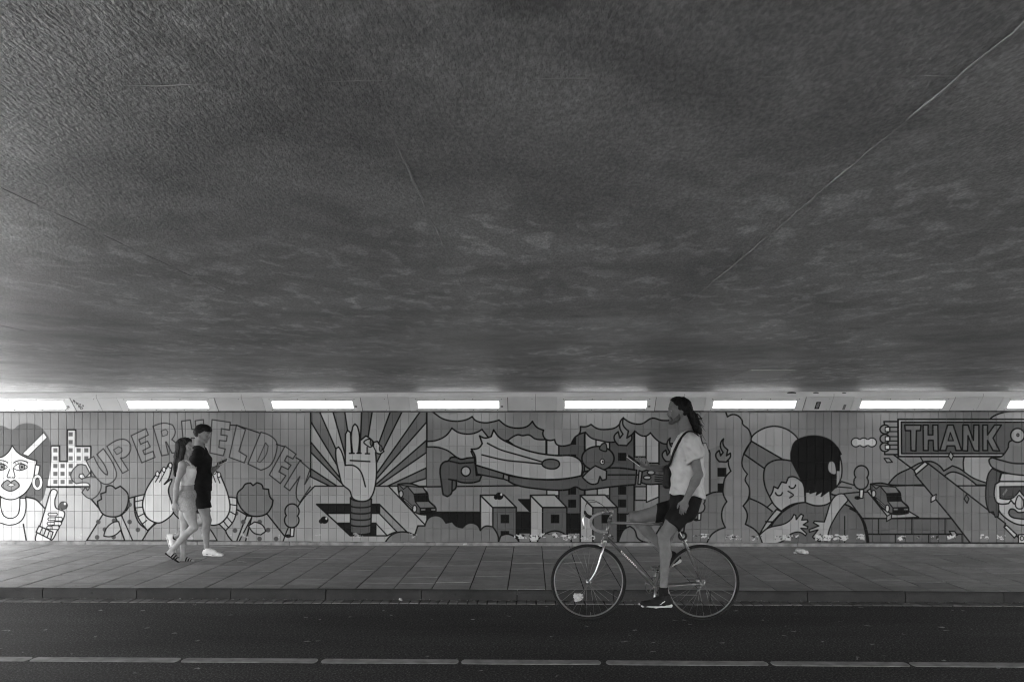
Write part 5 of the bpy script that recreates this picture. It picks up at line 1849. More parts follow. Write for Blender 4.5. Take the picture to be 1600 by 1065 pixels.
# t-shirt
lo, hi = bounds([J[k] for k in ('nb', 'chest', 'waist', 'pelv', 'shL', 'shR')] + [R(1098, 786, -.1), R(1040, 786, .1), J['shL'].lerp(J['elL'], .6), J['shR'].lerp(J['elR'], .6)], .14)
S = Sdf(lo, hi, .006)
torso(S, .018, .035)
S.seg(R(1075, 705), R(1074, 778), (.178, .136), (.185, .148), .05, axis=LAT)        # the cloth hangs loose over the back
S.seg(R(1084, 735), R(1084, 782), (.14, .085), (.15, .085), .04, axis=LAT)
S.cut(R(1074, 773.5), (-.13, 0, -1), .008)
S.seg(J['nb'] + Vector((-.004, 0, .0)), J['nb'] + Vector((-.03, 0, .09)), .066, .085, .01, op='sub')
SL_ = Sdf(lo, hi, .006)
for s, e in (('L', .56), ('R', .50)):
    a, b = J['sh' + s], J['sh' + s].lerp(J['el' + s], e)
    SL_.seg(a + Vector((0, 0, -.005)), b, .074, .083, .02)
    n = (b - a).normalized()
    d_ = ((SL_.grid() - V3(b)) @ V3(n + Vector((.30 if s == 'L' else 0, 0, 0))))
    side = (SL_.grid()[..., 1] < Y_BIKE) if s == 'L' else (SL_.grid()[..., 1] >= Y_BIKE)
    SL_.F = np.where(side, np.maximum(SL_.F, d_.astype(np.float32)), SL_.F)
kk = .02
hh = np.clip(0.5 + 0.5 * (S.F - SL_.F) / kk, 0, 1)
S.F = S.F * (1 - hh) + SL_.F * hh - kk * hh * (1 - hh)
rot = [[.8, 0, .6], [0, 1, 0], [-.6, 0, .8]]
S.ripple(.013, (9, 7, 17), 4.0, rot); S.ripple(.008, (15, 14, 34), 6.0, [[.7, 0, -.7], [0, 1, 0], [.7, 0, .7]])
sdf_obj(S, 't_shirt', M['tee'], rider)

# shorts
lo, hi = bounds([J['pelv'], J['seat'], R(1100, 770, -.1), R(1005, 820, .1), R(1030, 835, -.2), R(1050, 835, .1)], .09)
S = Sdf(lo, hi, .006)
S.seg(R(1070, 772), R(1068, 794), (.176, .135), (.178, .13), .03, axis=LAT)
S.seg(R(1078, 778), R(1072, 800), (.15, .105), (.14, .075), .04, axis=LAT)
legs = Sdf(lo, hi, .006)
for s, e, r in (('L', .62, .098), ('R', .56, .094)):
    a, b = J['hip' + s], J['hip' + s].lerp(J['kn' + s], e)
    legs.seg(a, b, r + .006, r - .004, .02)
    n = (b - a).normalized()
    cn = n + Vector((.0, 0, .25 if s == 'R' else .15))
    side = (legs.grid()[..., 1] < Y_BIKE) if s == 'L' else (legs.grid()[..., 1] >= Y_BIKE)
    d_ = ((legs.grid() - V3(b)) @ V3(cn))
    legs.F = np.where(side, np.maximum(legs.F, d_.astype(np.float32)), legs.F)
hh = np.clip(0.5 + 0.5 * (S.F - legs.F) / .03, 0, 1)
S.F = S.F * (1 - hh) + legs.F * hh - .03 * hh * (1 - hh)
S.cut(R(1070, 767), (0, 0, 1))
S.ripple(.006, (10, 9, 22), 8.0, rot)
sdf_obj(S, 'shorts', M['short_black'], rider)

# socks and running shoes
def run_shoe(ank, heel, toe, parent, swoosh):
    ank, heel, toe = Vector(ank), Vector(heel), Vector(toe)
    d = (toe - heel).normalized(); up = Vector((0, 1, 0)).cross(d); up = up if up.z > 0 else -up
    S = Sdf(*bounds([ank + Vector((0, 0, .06)), heel - d * .02, toe + d * .02], .075), .0048)
    S.seg(heel + up * .012, heel + d * .12 + up * .022, (.037, .038), (.043, .040), .02, axis=LAT)
    S.seg(heel + d * .12 + up * .018, toe - d * .03 + up * .006, (.043, .038), (.044, .027), .02, axis=LAT)
    S.seg(toe - d * .03, toe + d * .008, (.044, .026), (.034, .015), .02, axis=LAT)
    S.seg(heel + d * .035 + up * .055, heel + d * .13 + up * .025, (.036, .036), (.040, .026), .03, axis=LAT)
    S.seg(heel + d * .030 + up * .030, heel + d * .030 + up * .068, (.036, .044), (.036, .044), .02, axis=LAT)
    S.cut(heel + d * .06 + up * .088, up * 1 + d * .25, .006)
    S.cut(heel - up * .012, -up)
    sh = sdf_obj(S, 'shoe', M['shoe_black'], parent)
    S = Sdf(*bounds([heel - d * .03 - up * .03, toe + d * .03 + up * .02, heel + up * .05], .07), .0042)
    S.seg(heel - d * .006 - up * .014, heel + d * .13 - up * .017, (.041, .017), (.046, .012), .015, axis=LAT)
    S.seg(heel + d * .13 - up * .017, toe - d * .01 - up * .006, (.047, .012), (.044, .008), .015, axis=LAT)
    S.seg(toe - d * .01 - up * .006, toe + d * .014 + up * .008, (.042, .009), (.030, .008), .015, axis=LAT)
    S.seg(heel - d * .008 - up * .01, heel - d * .020 + up * .030, (.030, .014), (.018, .007), .02, axis=LAT)
    sdf_obj(S, 'sole', M['sole'], sh)
    if swoosh:
        q = [(.105, .012), (.100, .026), (.1055, .0285), (.110, .0215), (.100, .0165), (.075, .0255), (.048, .040), (.022, .055), (.050, .033), (.080, .0125), (.096, .008)]
        q = [(.112, .030), (.108, .026), (.104, .018), (.096, .0165), (.080, .022), (.055, .034), (.015, .056), (.050, .029), (.080, .009), (.097, .003), (.108, .006), (.113, .016)]
        off = -.0445
        m_ = MB()
        pts = []
        for a, b in q:
            yy = off - .001 + (.0045 if b > .04 else 0) + (.004 if a < .03 else 0)
            pts.append(heel + d * a + up * b + Vector((0, yy, 0)))
        m_.prism(pts, (0, .012, 0)); m_.build('swoosh', M['sole'], sh)
    ls = MB()
    for k in range(4):
        c = heel + d * (.085 + .022 * k) + up * (.070 - .011 * k)
        ls.tube([c + Vector((0, -.022, -.008)), c + up * .003, c + Vector((0, .022, -.008))], .0028, 6)
    ls.build('lace', M['shoe_black'], sh)
for s in ('L', 'R'):
    S = Sdf(*bounds([J['an' + s], J['an' + s].lerp(J['kn' + s], .2), J['heel' + s]], .07), .0048)
    S.seg(J['an' + s].lerp(J['kn' + s], .0), J['heel' + s].lerp(J['toe' + s], .22), .041, .040, .02)
    S.seg(J['an' + s].lerp(J['kn' + s], .07), J['an' + s], .0395, .040, .02)
    S.cut(J['an' + s].lerp(J['kn' + s], .05), J['kn' + s] - J['an' + s], .004)
    S.ripple(.0015, (30, 30, 90), 2.0)
    sdf_obj(S, 'sock', M['sock'], rider)
    run_shoe(J['an' + s], J['heel' + s], J['toe' + s], rider, s == 'L')

# phone in the far hand
def phone(c, along, face, L, W_, T, label, name='phone'):
    al = Vector(along).normalized(); fn = Vector(face); fn = (fn - al * fn.dot(al)).normalized(); sd_ = al.cross(fn)
    Rm = Matrix((al, sd_, fn)).transposed()
    m_ = MB(); m_.box(c, (L, W_, T), Rm, ch=.003)
    o = m_.build(name, M['phone_edge']); setp(o, label, 'phone')
    m_ = MB(); m_.box(Vector(c) + fn * (T / 2 + .0004), (L - .006, W_ - .006, .0012), Rm); m_.build('screen', M['glass_black'], o)
    m_ = MB(); m_.box(Vector(c) - fn * (T / 2 + .0004) + al * (L * .33) + sd_ * W_ * .2, (.03, .028, .0014), Rm, ch=.0006); m_.build('camera_bump', M['glass_black'], o)
    return o
phone(R(990.0, 718.8, .075), R(981, 712.2, .075) - R(1000, 726, .075), (.45, -.35, .8), .148, .072, .0085, 'slim phone held up in the bearded cyclist’s far hand')

# cross-body bag in front of the chest, its strap over the near shoulder
bag = empty('crossbody_bag', R(1042, 745, .1), 'black cross-body bag with its strap over the cyclist’s near shoulder', 'bag')
S = Sdf(*bounds([R(1038, 718, .02), R(1050, 770, .2)], .05), .005)
S.seg(R(1043.0, 731, .09), R(1042.5, 757, .09), (.085, .036), (.09, .040), .02, axis=LAT)
S.ripple(.004, (18, 14, 18), 3.0)
sdf_obj(S, 'bag_body', M['bag'], bag)
P = [(1043, 729, .0), (1047.5, 722, -.055), (1052, 708, -.10), (1058, 695, -.125), (1064, 684.5, -.135), (1071, 676.5, -.135), (1078, 673.8, -.125), (1085, 676, -.10), (1091, 681, -.06), (1096, 690, .0), (1098, 705, .08), (1096, 725, .14), (1085, 745, .19), (1065, 750, .19), (1050, 742, .15)]
P = [R(*p) for p in P]
Q = []
for i in range(len(P) - 1):
    a, b, c_, d_ = P[max(i - 1, 0)], P[i], P[i + 1], P[min(i + 2, len(P) - 1)]
    for t in (0, .33, .66):
        Q.append(0.5 * (2 * b + (c_ - a) * t + (2 * a - 5 * b + 4 * c_ - d_) * t * t + (3 * b - a - 3 * c_ + d_) * t ** 3))
Q.append(P[-1])
MB().tube(Q, .0125, 8, flat=.9).build('strap', M['bag'], bag)
# ------------------------------------------------------------------ the two walkers
Y_MAN, Y_GIRL = 11.49, 10.92
ZP = 0.112


def cloth_union(S, T, k):
    hh = np.clip(0.5 + 0.5 * (S.F - T.F) / k, 0, 1)
    S.F = S.F * (1 - hh) + T.F * hh - k * hh * (1 - hh)


# --- young man in black, looking down at his phone
def Q_(px, py, dy=0.0): return at(px, py, Y_MAN + dy)
man = empty('person', (Q_(315, 770).x, Y_MAN, ZP), 'dark-haired young man in black t-shirt and shorts walking with a phone', 'person')
J = dict(nb=Q_(311, 700), chest=Q_(312.5, 717), ribs=Q_(313.5, 734), waist=Q_(314.5, 752), pelv=Q_(314.5, 768), seat=Q_(313.5, 778),
         shL=Q_(313.5, 707, .175), elL=Q_(325.5, 739, .12), wrL=Q_(338.5, 729.5, .0),
         shR=Q_(309, 708.5, -.175), elR=Q_(300.5, 737, -.19), wrR=Q_(299.5, 763, -.17),
         hipL=Q_(312.5, 775, .085), knL=Q_(318.5, 813, .09), anL=Q_(272.5, 838.5, .10),
         hipR=Q_(314, 775, -.085), knR=Q_(323.5, 812, -.09), anR=Q_(322.6, 857, -.09),
         heelL=Q_(263, 837.5, .10), toeL=Q_(272, 863, .11), heelR=Q_(320.0, 864.3, -.09), toeR=Q_(346, 866.2, -.10))
HM = Frame(Q_(315.8, 676.3), (1, 0.05, -.20), s=.99)
lo, hi = bounds(list(J.values()) + [HM(0, 0, .12), HM(.13, 0, 0), HM(-.13, 0, 0), Q_(356, 718, 0), Q_(316, 790, -.2)], .10)
S = Sdf(lo, hi, .006)
LATM = (0, 1, 0)
def torso_m(S, g=0.0, k=.03):
    S.seg(J['seat'], J['pelv'], (.148 + g, .108 + g), (.152 + g, .104 + g), k, axis=LATM)
    S.seg(J['pelv'], J['waist'], (.150 + g, .102 + g), (.136 + g, .090 + g), k, axis=LATM)
    S.seg(J['waist'], J['ribs'], (.136 + g, .090 + g), (.152 + g, .102 + g), k, axis=LATM)
    S.seg(J['ribs'], J['chest'], (.152 + g, .102 + g), (.162 + g, .108 + g), k, axis=LATM)
    S.seg(J['chest'], J['nb'] + Vector((0, 0, -.03)), (.162 + g, .108 + g), (.115 + g, .068 + g), k, axis=LATM)
    for s in ('L', 'R'):
        S.seg(J['nb'] + Vector((0, 0, -.035)), J['sh' + s], .053 + g, .053 + g, k)
torso_m(S)
S.seg(J['nb'] + Vector((0, 0, -.02)), HM(-.026, 0, -.055), .060, .054, .03)
head_sdf(S, HM)
for s in ('L', 'R'):
    arm_sdf(S, J['sh' + s], J['el' + s], J['wr' + s], 1.08 if s == 'L' else .95)
leg_sdf(S, J['hipL'], J['knL'], J['anL'], .97, 1.0, back=(-.4, 0, .8))
leg_sdf(S, J['hipR'], J['knR'], J['anR'], .97, 1.0, back=(-1, 0, 0))
for s in ('L', 'R'):
    S.seg(J['an' + s], J['heel' + s].lerp(J['toe' + s], .2), .032, .03, .015)
    S.seg(J['heel' + s].lerp(J['toe' + s], .1), J['heel' + s].lerp(J['toe' + s], .8), .028, .022, .015)
hand_sdf(S, J['wrL'], (Q_(350, 721.5, -.01) - J['wrL']), (-.2, -.35, .9), (.2, -1, .3), .75, .96)
hand_sdf(S, J['wrR'], (Q_(301, 782, -.17) - J['wrR']), (-.2, 1, 0), (1, .2, 0), .5, .96)
sdf_obj(S, 'body', M['skin_c'], man)
eyes(HM, man)
# short hair, fuller on top, fringe falling forward
S = Sdf(*bounds([HM(.14, .10, .14), HM(-.13, -.10, -.10)], .03), .0048)
S.ell(HM(-.010, 0, .016), (.105, .083, .105), .01, HM.rows())
S.ell(HM(.030, 0, .062), (.088, .074, .060), .02, HM.rows())
S.ell(HM(.084, -.01, .058), (.032, .055, .026), .02, HM.rows())
G = S.grid() - V3(HM.o); f_ = G @ V3(HM.f); u_ = G @ V3(HM.u)
line = np.where(u_ > .034, f_ - .125, f_ - (.040 - np.clip(.034 - u_, 0, .05) * 1.1))
S.F = np.maximum(S.F, line.astype(np.float32))
low = np.where(f_ > -.022, -(u_ + .006), -(u_ + .070))
S.F = np.maximum(S.F, low.astype(np.float32))
S.ripple(.004, (28, 40, 50), 3.0); S.ripple(.002, (140, 140, 200), 5.0)
sdf_obj(S, 'hair', M['hair'], man, 0)
# t-shirt
lo, hi = bounds([J[k] for k in ('nb', 'chest', 'waist', 'pelv', 'shL', 'shR')] + [Q_(302, 778, -.1), Q_(328, 778, .1), J['shL'].lerp(J['elL'], .7), J['shR'].lerp(J['elR'], .7)], .13)
S = Sdf(lo, hi, .0065)
torso_m(S, .016, .035)
S.seg(Q_(314, 720), Q_(314.5, 766), (.168, .120), (.166, .122), .04, axis=LATM)
S.cut(Q_(314, 766), (0, 0, -1), .006)
S.seg(J['nb'] + Vector((.01, 0, .0)), J['nb'] + Vector((.03, 0, .09)), .064, .085, .01, op='sub')
S.seg(J['nb'] + Vector((.09, 0, -.075)), J['nb'] + Vector((.06, 0, .05)), .012, .055, .005, op='sub')
T = Sdf(lo, hi, .0065)
for s, e in (('L', .62), ('R', .66)):
    a, b = J['sh' + s], J['sh' + s].lerp(J['el' + s], e)
    T.seg(a, b, .068, .070, .02)
    side = (T.grid()[..., 1] < Y_MAN) if s == 'R' else (T.grid()[..., 1] >= Y_MAN)
    d_ = ((T.grid() - V3(b)) @ V3((b - a).normalized()))
    T.F = np.where(side, np.maximum(T.F, d_.astype(np.float32)), T.F)
cloth_union(S, T, .02)
S.ripple(.009, (9, 7, 16), 4.0, [[.8, 0, .6], [0, 1, 0], [-.6, 0, .8]]); S.ripple(.005, (16, 14, 30), 6.0)
sdf_obj(S, 't_shirt', M['tee_black'], man)
# shorts
lo, hi = bounds([J['pelv'], J['seat'], Q_(333, 800, -.1), Q_(300, 806, .1), Q_(318, 800, -.2), Q_(318, 800, .2)], .08)
S = Sdf(lo, hi, .0065)
S.seg(Q_(314.5, 760), Q_(314, 778), (.166, .118), (.168, .120), .03, axis=LATM)
T = Sdf(lo, hi, .0065)
for s, y_ in (('L', 800.5), ('R', 793.0)):
    a, b = J['hip' + s], J['hip' + s].lerp(J['kn' + s], .62)
    T.seg(a, b, .100, .100, .02)
    side = (T.grid()[..., 1] < Y_MAN) if s == 'R' else (T.grid()[..., 1] >= Y_MAN)
    d_ = (T.grid() - V3(Q_(318, y_))) @ V3((0.12, 0, -1))
    T.F = np.where(side, np.maximum(T.F, d_.astype(np.float32)), T.F)
cloth_union(S, T, .03)
S.cut(Q_(314, 757), (0, 0, 1))
S.ripple(.007, (10, 9, 18), 8.0)
sdf_obj(S, 'shorts', M['short_black'], man)


def low_shoe(heel, toe, ank, parent):
    heel, toe, ank = Vector(heel), Vector(toe), Vector(ank)
    d = (toe - heel).normalized(); up = (ank - heel); up = (up - d * up.dot(d)).normalized()
    S = Sdf(*bounds([ank, heel - d * .03, toe + d * .03], .075), .005)
    S.seg(heel + up * .012, heel + d * .11 + up * .018, (.037, .034), (.042, .034), .02, axis=LATM)
    S.seg(heel + d * .11 + up * .016, toe - d * .02, (.043, .030), (.045, .022), .02, axis=LATM)
    S.seg(toe - d * .02, toe + d * .006, (.045, .022), (.037, .018), .02, axis=LATM)
    S.seg(heel + d * .03 + up * .045, heel + d * .125 + up * .030, (.036, .034), (.038, .026), .03, axis=LATM)
    S.seg(heel + d * .026 + up * .03, heel + d * .026 + up * .056, (.037, .042), (.037, .040), .02, axis=LATM)
    S.cut(heel + d * .06 + up * .074, up + d * .12, .006)
    S.cut(heel - up * .016, -up)
    sh = sdf_obj(S, 'shoe', M['shoe_white'], parent)
    S = Sdf(*bounds([heel - d * .03, toe + d * .03], .075), .0045)
    S.seg(heel - d * .004 - up * .014, heel + d * .12 - up * .014, (.042, .013), (.046, .012), .015, axis=LATM)
    S.seg(heel + d * .12 - up * .014, toe + d * .008 - up * .012, (.047, .012), (.042, .012), .015, axis=LATM)
    sdf_obj(S, 'sole', M['shoe_white'], sh)
    ls = MB()
    for k in range(5):
        c = heel + d * (.088 + .018 * k) + up * (.062 - .0065 * k)
        ls.tube([c + Vector((0, -.024, 0)) - up * .008, c + up * .004, c + Vector((0, .024, 0)) - up * .008], .003, 6)
    ls.tube([heel + d * .092 + up * .064, heel + d * .085 + up * .078 + Vector((0, -.02, 0)), heel + d * .10 + up * .066 + Vector((0, -.034, 0))], .003, 6)
    o = ls.build('lace', M['shoe_white'], sh)
    return sh
for s in ('L', 'R'):
    S = Sdf(*bounds([J['an' + s], J['an' + s].lerp(J['kn' + s], .1), J['heel' + s]], .07), .005)
    S.seg(J['an' + s].lerp(J['kn' + s], .0), J['heel' + s].lerp(J['toe' + s], .2), .038, .038, .02)
    S.cut(J['an' + s].lerp(J['kn' + s], .02), J['kn' + s] - J['an' + s], .004)
    sdf_obj(S, 'sock', M['sock'], man)
    low_shoe(J['heel' + s], J['toe' + s], J['an' + s], man)
phone(Q_(347.3, 721.6, -.025), Q_(355.8, 718.0, -.02) - Q_(338.5, 725.6, -.02), (-.2, -.55, .8), .150, .074, .012, 'dark phone in the hand of the young man in black')

# --- young woman in crop top and denim shorts
def W_(px, py, dy=0.0): return at(px, py, Y_GIRL + dy)
girl = empty('person', (W_(290, 780).x, Y_GIRL, ZP), 'long-haired young woman in pale crop top, denim shorts and black sandals', 'person')
J = dict(nb=W_(288, 717.5), chest=W_(291.5, 733), ribs=W_(292.2, 745), waist=W_(292.0, 759), pelv=W_(291.5, 774), seat=W_(290, 785),
         shR=W_(285.0, 725.5, -.145), elR=W_(276.2, 757, -.19), wrR=W_(273.2, 783.5, -.17),
         shL=W_(291, 725, .145), elL=W_(292, 757, .18), wrL=W_(297, 783, .17),
         hipR=W_(291, 784, -.075), knR=W_(303.0, 823, -.075), anR=W_(269.0, 858, -.07),
         hipL=W_(290, 784, .075), knL=W_(288.6, 826, .07), anL=W_(286.0, 869, .05),
         heelR=W_(263.5, 862.5, -.07), toeR=W_(280.5, 874.5, -.065), heelL=W_(283.5, 874.0, .05), toeL=W_(303.5, 875.8, .045))
HG = Frame(W_(289.2, 697.3), (1, -.05, 0.02), s=.92)
lo, hi = bounds(list(J.values()) + [HG(0, 0, .12), HG(.13, 0, 0), HG(-.13, 0, 0), W_(271, 804, -.17), W_(308, 735)], .09)
S = Sdf(lo, hi, .0055)
def torso_g(S, g=0.0, k=.03, bust=True):
    S.seg(J['seat'], J['pelv'], (.152 + g, .100 + g), (.146 + g, .092 + g), k, axis=LATM)
    S.seg(J['pelv'], J['waist'], (.142 + g, .088 + g), (.112 + g, .072 + g), k, axis=LATM)
    S.seg(J['waist'], J['ribs'], (.112 + g, .072 + g), (.122 + g, .078 + g), k, axis=LATM)
    S.seg(J['ribs'], J['chest'], (.122 + g, .078 + g), (.130 + g, .082 + g), k, axis=LATM)
    S.seg(J['chest'], J['nb'] + Vector((0, 0, -.02)), (.130 + g, .080 + g), (.080 + g, .050 + g), k, axis=LATM)
    for q in (-1, 1):
        S.ell(W_(299.5, 737.5, q * .062), (.052 + g, .050 + g, .054 + g), .03)
        S.ell(W_(284.5, 783, q * .06), (.070 + g, .075 + g, .075 + g), .03)
torso_g(S)
for s in ('L', 'R'):
    S.seg(J['nb'] + Vector((0, 0, -.035)), J['sh' + s], .036, .042, .03)
    arm_sdf(S, J['sh' + s], J['el' + s], J['wr' + s], .80)
S.seg(J['nb'] + Vector((0, 0, -.02)), HG(-.024, 0, -.055), .046, .043, .03)
head_sdf(S, HG)
leg_sdf(S, J['hipR'], J['knR'], J['anR'], .90, 1.06, back=(-.7, 0, .7))
leg_sdf(S, J['hipL'], J['knL'], J['anL'], .90, 1.06, back=(-1, 0, 0))
for s in ('L', 'R'):
    foot_sdf(S, J['an' + s], J['heel' + s], J['toe' + s], .84)
    a, b = J['heel' + s], J['toe' + s]
    d = (b - a).normalized()
    for q in range(5):
        p = b + Vector((0, (-.028 + .014 * q) * (1 if s == 'R' else -1), 0)) - d * (.0035 * q)
        S.seg(p - d * .018, p + d * .014, .0085, .0068, .003)
hand_sdf(S, J['wrR'], (W_(270.8, 801, -.165) - J['wrR']), (.25, .95, 0), (1, .1, 0), .35, .88, 1.1)
hand_sdf(S, J['wrL'], (W_(299, 800, .17) - J['wrL']), (.2, -1, 0), (1, .1, 0), .4, .88)
sdf_obj(S, 'body', M['skin_b'], girl)
eyes(HG, girl)
# long hair down the back, tucked behind the ear
S = Sdf(*bounds([HG(.13, .12, .13), HG(-.15, -.12, -.12), W_(268, 748, .1), W_(292, 745, -.1)], .06), .005)
S.ell(HG(-.012, 0, .012), (.106, .084, .106), .01, HG.rows())
S.ell(HG(.018, 0, .034), (.080, .072, .078), .02, HG.rows())
G = S.grid() - V3(HG.o); f_ = G @ V3(HG.f); u_ = G @ V3(HG.u)
line = np.where(u_ > .02, f_ - (.046 + .50 * (u_ - .02)), f_ - (.040 - np.clip(.02 - u_, 0, .10) * .55))
S.F = np.maximum(S.F, line.astype(np.float32))
S.F = np.maximum(S.F, (-(u_ + .07)).astype(np.float32))
for (a, b, r0, r1) in (((283.5, 695, 0), (280.5, 712, 0), (.076, .068), (.082, .058)), ((280.5, 711, 0), (277.5, 727, 0), (.086, .060), (.080, .046)), ((277.5, 726, 0), (274.5, 742, 0), (.080, .046), (.045, .018)),
                       ((287, 700, -.062), (282, 722, -.075), .030, .028), ((282, 722, -.075), (276, 738, -.07), .028, .012), ((287, 700, .062), (283, 722, .07), .03, .028)):
    S.seg(W_(*a), W_(*b), r0, r1, .02, axis=LATM)
S.seg(HG(-.002, 0, -.08), J['nb'] + Vector((.02, 0, 0)), .052, .056, .01, op='sub')
S.ripple(.005, (60, 90, 14), 3.0); S.ripple(.0032, (150, 200, 30), 5.0)
sdf_obj(S, 'hair', M['hair_long'], girl, 0)
hs = MB()
wr_ = random.Random(5)
for i in range(26):
    a = W_(wr_.uniform(274, 281), wr_.uniform(712, 730), wr_.uniform(-.08, .08))
    P = [a, a + Vector((wr_.uniform(-.03, -.005), wr_.uniform(-.01, .01), -.06)), a + Vector((wr_.uniform(-.05, -.01), wr_.uniform(-.015, .015), -.13))]
    hs.tube(P, [.003, .0026, .0008], 5)
o = hs.build('loose_hair', M['hair_long'], girl); o['kind'] = 'stuff'
# cropped top with thin straps
lo, hi = bounds([J['nb'], J['chest'], J['ribs'], J['waist'], J['shL'], J['shR'], W_(308, 740)], .09)
S = Sdf(lo, hi, .005)
torso_g(S, .007, .03)
S.cut(W_(292, 757.3), (.04, 0, -1), .003)
S.cut(W_(292, 726.5), (.0, 0, 1), .01)
for q in (-1, 1):
    S.seg(W_(283, 729, q * .165), W_(287, 737, q * .165), .052, .046, .01, op='sub')
S.ripple(.0022, (14, 12, 40), 4.0); S.ripple(.0014, (120, 120, 20), 5.0)
M['denim_dark'] = newmat('denim_seam', 0.10, 0.9)
tp = sdf_obj(S, 'crop_top', M['top_white'], girl)
for q in (-1, 1):
    P = [W_(299.5, 729, q * .07), W_(297, 723.5, q * .078), W_(292, 719.6, q * .082), W_(286.5, 719.8, q * .082), W_(282.2, 724, q * .078), W_(281, 730, q * .072)]
    MB().tube(P, .0105, 8, flat=.9).build('strap', M['top_white'], tp)
# denim shorts with waistband, frayed hem, pocket edge
lo, hi = bounds([J['pelv'], J['seat'], W_(310, 798, -.1), W_(276, 798, .1), W_(290, 798, -.2), W_(290, 798, .2)], .07)
S = Sdf(lo, hi, .005)
torso_g(S, .012, .03)
T = Sdf(lo, hi, .005)
for s in ('L', 'R'):
    T.seg(J['hip' + s], J['hip' + s].lerp(J['kn' + s], .45), .096, .094, .02)
cloth_union(S, T, .025)
S.cut(W_(291, 765), (-.06, 0, 1), .003)
S.cut(W_(291, 796.0), (.0, 0, -1), .003)
S.ripple(.004, (14, 12, 22), 4.0); S.ripple(.0022, (60, 60, 90), 6.0)
dn = sdf_obj(S, 'denim_shorts', M['denim'], girl)
fr_ = MB()
rr = random.Random(3)
for s in ('R', 'L'):
    c = J['hip' + s].lerp(J['kn' + s], .29)
    for k in range(54):
        w = 2 * math.pi * k / 54
        p = Vector((c.x + .0 + math.cos(w) * .094, c.y + math.sin(w) * .094, W_(291, 795.6).z + .004))
        fr_.tube([p, p + Vector((rr.uniform(-.004, .004), rr.uniform(-.004, .004), -rr.uniform(.010, .026)))], [.0016, .0008], 4)
o = fr_.build('frayed_hem', M['denim'], dn); o['kind'] = 'stuff'
pk = MB()
pk.tube([W_(300.5, 768.5, -.118), W_(299.5, 774, -.138), W_(296, 777.5, -.152), W_(291, 778.5, -.160)], .0022, 6)
pk.build('pocket_edge', M['denim_dark'], dn)
bt = MB()
bt.tube([W_(302.0, 771, -.075), W_(304.5, 776, -.05), W_(305.5, 783, -.03)], .0022, 6)
bt.build('fly', M['denim_dark'], dn)
# slide sandals with three black straps
for s in ('R', 'L'):
    a, b = J['heel' + s], J['toe' + s]; d = (b - a).normalized()
    up = Vector((0, 1, 0)).cross(d); up = up if up.z > 0 else -up
    S = Sdf(*bounds([a - d * .04, b + d * .04], .07), .0042)
    S.seg(a - d * .022 - up * .030, a + d * .09 - up * .029, (.036, .009), (.039, .008), .01, axis=LATM)
    S.seg(a + d * .09 - up * .029, b + d * .012 - up * .020, (.041, .008), (.044, .008), .01, axis=LATM)
    sd_ = sdf_obj(S, 'sandal', M['leather'], girl)
    for k, (f, hgt) in enumerate(((.42, .030), (.60, .018), (.78, .008))):
        c = a.lerp(b, f)
        P = []
        for q in range(11):
            w = math.pi * q / 10
            P.append(c + Vector((0, math.cos(w) * .043, 0)) + up * (-.022 + math.sin(w) * (hgt + .026)))
        MB().tube(P, .0095, 8, flat=1.0).build('strap', M['leather'], sd_)
MB().tube([W_(285, 717, -.05), W_(290, 721.5, -.04), W_(296, 727, -.012), W_(296.5, 728, .0), W_(296, 727, .012), W_(290, 721.5, .04), W_(285, 717, .05)], .0022, 6).build('necklace', M['alloy'], girl)

# ------------------------------------------------------------------ litter
M['paper'] = mat_var('tissue_paper', 0.36, 0.46, 0.9, 30)
M['dry_leaf'] = mat_var('dry_leaf', 0.10, 0.24, 0.8, 60)
def ground_pt(px, py, z):
    Y = FPX * (CAM_H - z) / (py - HOR)
    return at(px, py, Y)

def crumple(c, r, label, name, seed, flat=1.0):
    S = Sdf(Vector(c) - Vector((r, r, r)) * 1.7, Vector(c) + Vector((r, r, r)) * 1.7, r / 11)
    S.ell(c, (r * 1.1, r * .8, r * .85 * flat), .01)
    S.ripple(r * .42, (1.1 / r, 1.1 / r, 1.1 / r), seed); S.ripple(r * .2, (2.6 / r, 2.6 / r, 2.6 / r), seed + 3)
    o = sdf_obj(S, name, M['paper'], None, 0)
    setp(o, label, 'litter')
    return o
p = ground_pt(902, 937.5, 0.0)
crumple((p.x, Y_KERB - .085, 0.046), .044, 'crumpled white tissue lying in the gutter behind the front wheel', 'tissue', 2.0)
p = ground_pt(1251, 863, ZP)
crumple((p.x, p.y, ZP + .022), .058, 'crumpled white paper scrap lying on the footpath slabs by the wall', 'paper_scrap', 5.0, .45)
p = ground_pt(643, 937.5, 0.0)
crumple((p.x - .1, Y_KERB - .07, 0.022), .016, 'small pale scrap in the gutter under the painted hand', 'paper_scrap', 9.0, .7)
p = ground_pt(729, 848, ZP)
crumple((p.x, Y_WALL - .06, 0.135), .020, 'tiny white paper ball at the foot of the mural wall', 'paper_ball', 12.0, .9)

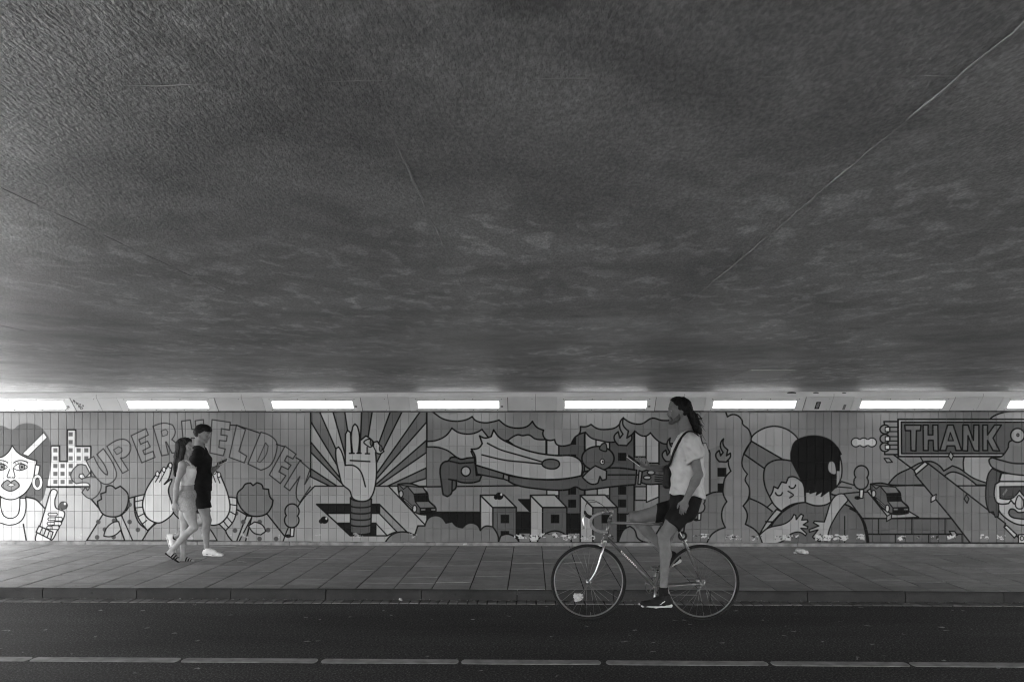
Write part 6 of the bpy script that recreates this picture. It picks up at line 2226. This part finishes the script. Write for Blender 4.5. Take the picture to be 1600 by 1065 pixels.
def twig(pa, pb, z, label, r=.004):
    a, b = ground_pt(pa[0], pa[1], z), ground_pt(pb[0], pb[1], z)
    m_ = MB(); m_.tube([a + Vector((0, 0, r)), a.lerp(b, .5) + Vector((0, .01, r * 1.6)), b + Vector((0, 0, r))], [r, r, r * .6], 6)
    o = m_.build('straw', M['dry_leaf']); setp(o, label, 'litter')
twig((371, 876.5), (387, 879.5), ZP + .002, 'pale straw lying on the footpath ahead of the walking couple', .006)
twig((881, 880.3), (909, 878.8), ZP + .002, 'pale straw lying on the footpath seen through the front wheel', .006)

# small dry leaves and dust flecks strewn over road and gutter
lr = random.Random(17)
lf = MB()
def leaf(x, y, z, L):
    a = lr.uniform(-.5, .5); c, s = math.cos(a), math.sin(a)
    w = L * lr.uniform(.28, .5)
    P = [(-L, 0), (-L * .4, w), (L * .4, w * .8), (L, 0), (L * .3, -w), (-L * .5, -w * .8)]
    h = [lr.uniform(.002, .010) for _ in P]
    lf.add([(x + px_ * c - py_ * s, y + px_ * s + py_ * c, z + hh_) for (px_, py_), hh_ in zip(P, h)] + [(x, y, z + .003)], [(0, 1, 6), (1, 2, 6), (2, 3, 6), (3, 4, 6), (4, 5, 6), (5, 0, 6)])
for i in range(80):
    leaf(lr.uniform(-7, 6), lr.uniform(5.8, Y_KERB - .2), 0.001, lr.uniform(.006, .028))
for (px_, py_) in ((71, 988), (8, 989), (14, 990), (223, 957), (308, 1048), (480, 1004), (497, 1003), (548, 965), (1020, 1003), (1128, 1003), (1055, 968), (1070, 968), (1078, 974), (917, 978), (992, 984), (976, 1002), (1355, 975), (1363, 1004), (1240, 985), (1471, 977), (1478, 982), (1475, 1029), (1560, 1040), (1150, 953), (1345, 947)):
    p = ground_pt(px_, py_, 0.0); leaf(p.x, p.y, 0.001, lr.uniform(.018, .035))
for i in range(170):
    leaf(lr.uniform(-6, 7), Y_KERB - abs(lr.gauss(0, .05)) - .012, 0.008, lr.uniform(.004, .022))
for i in range(60):
    leaf(lr.uniform(-6.5, 7), lr.uniform(Y_KERB + .2, Y_WALL - .1), ZP + .001, lr.uniform(.004, .014))
for i in range(50):
    leaf(lr.uniform(-6.5, 7), Y_WALL - abs(lr.gauss(0, .04)) - .04, ZP + .001, lr.uniform(.006, .02))
o = lf.build('litter', M['dry_leaf']); setp(o, 'dry leaf flecks and grit strewn along the kerb and road', kind='stuff')
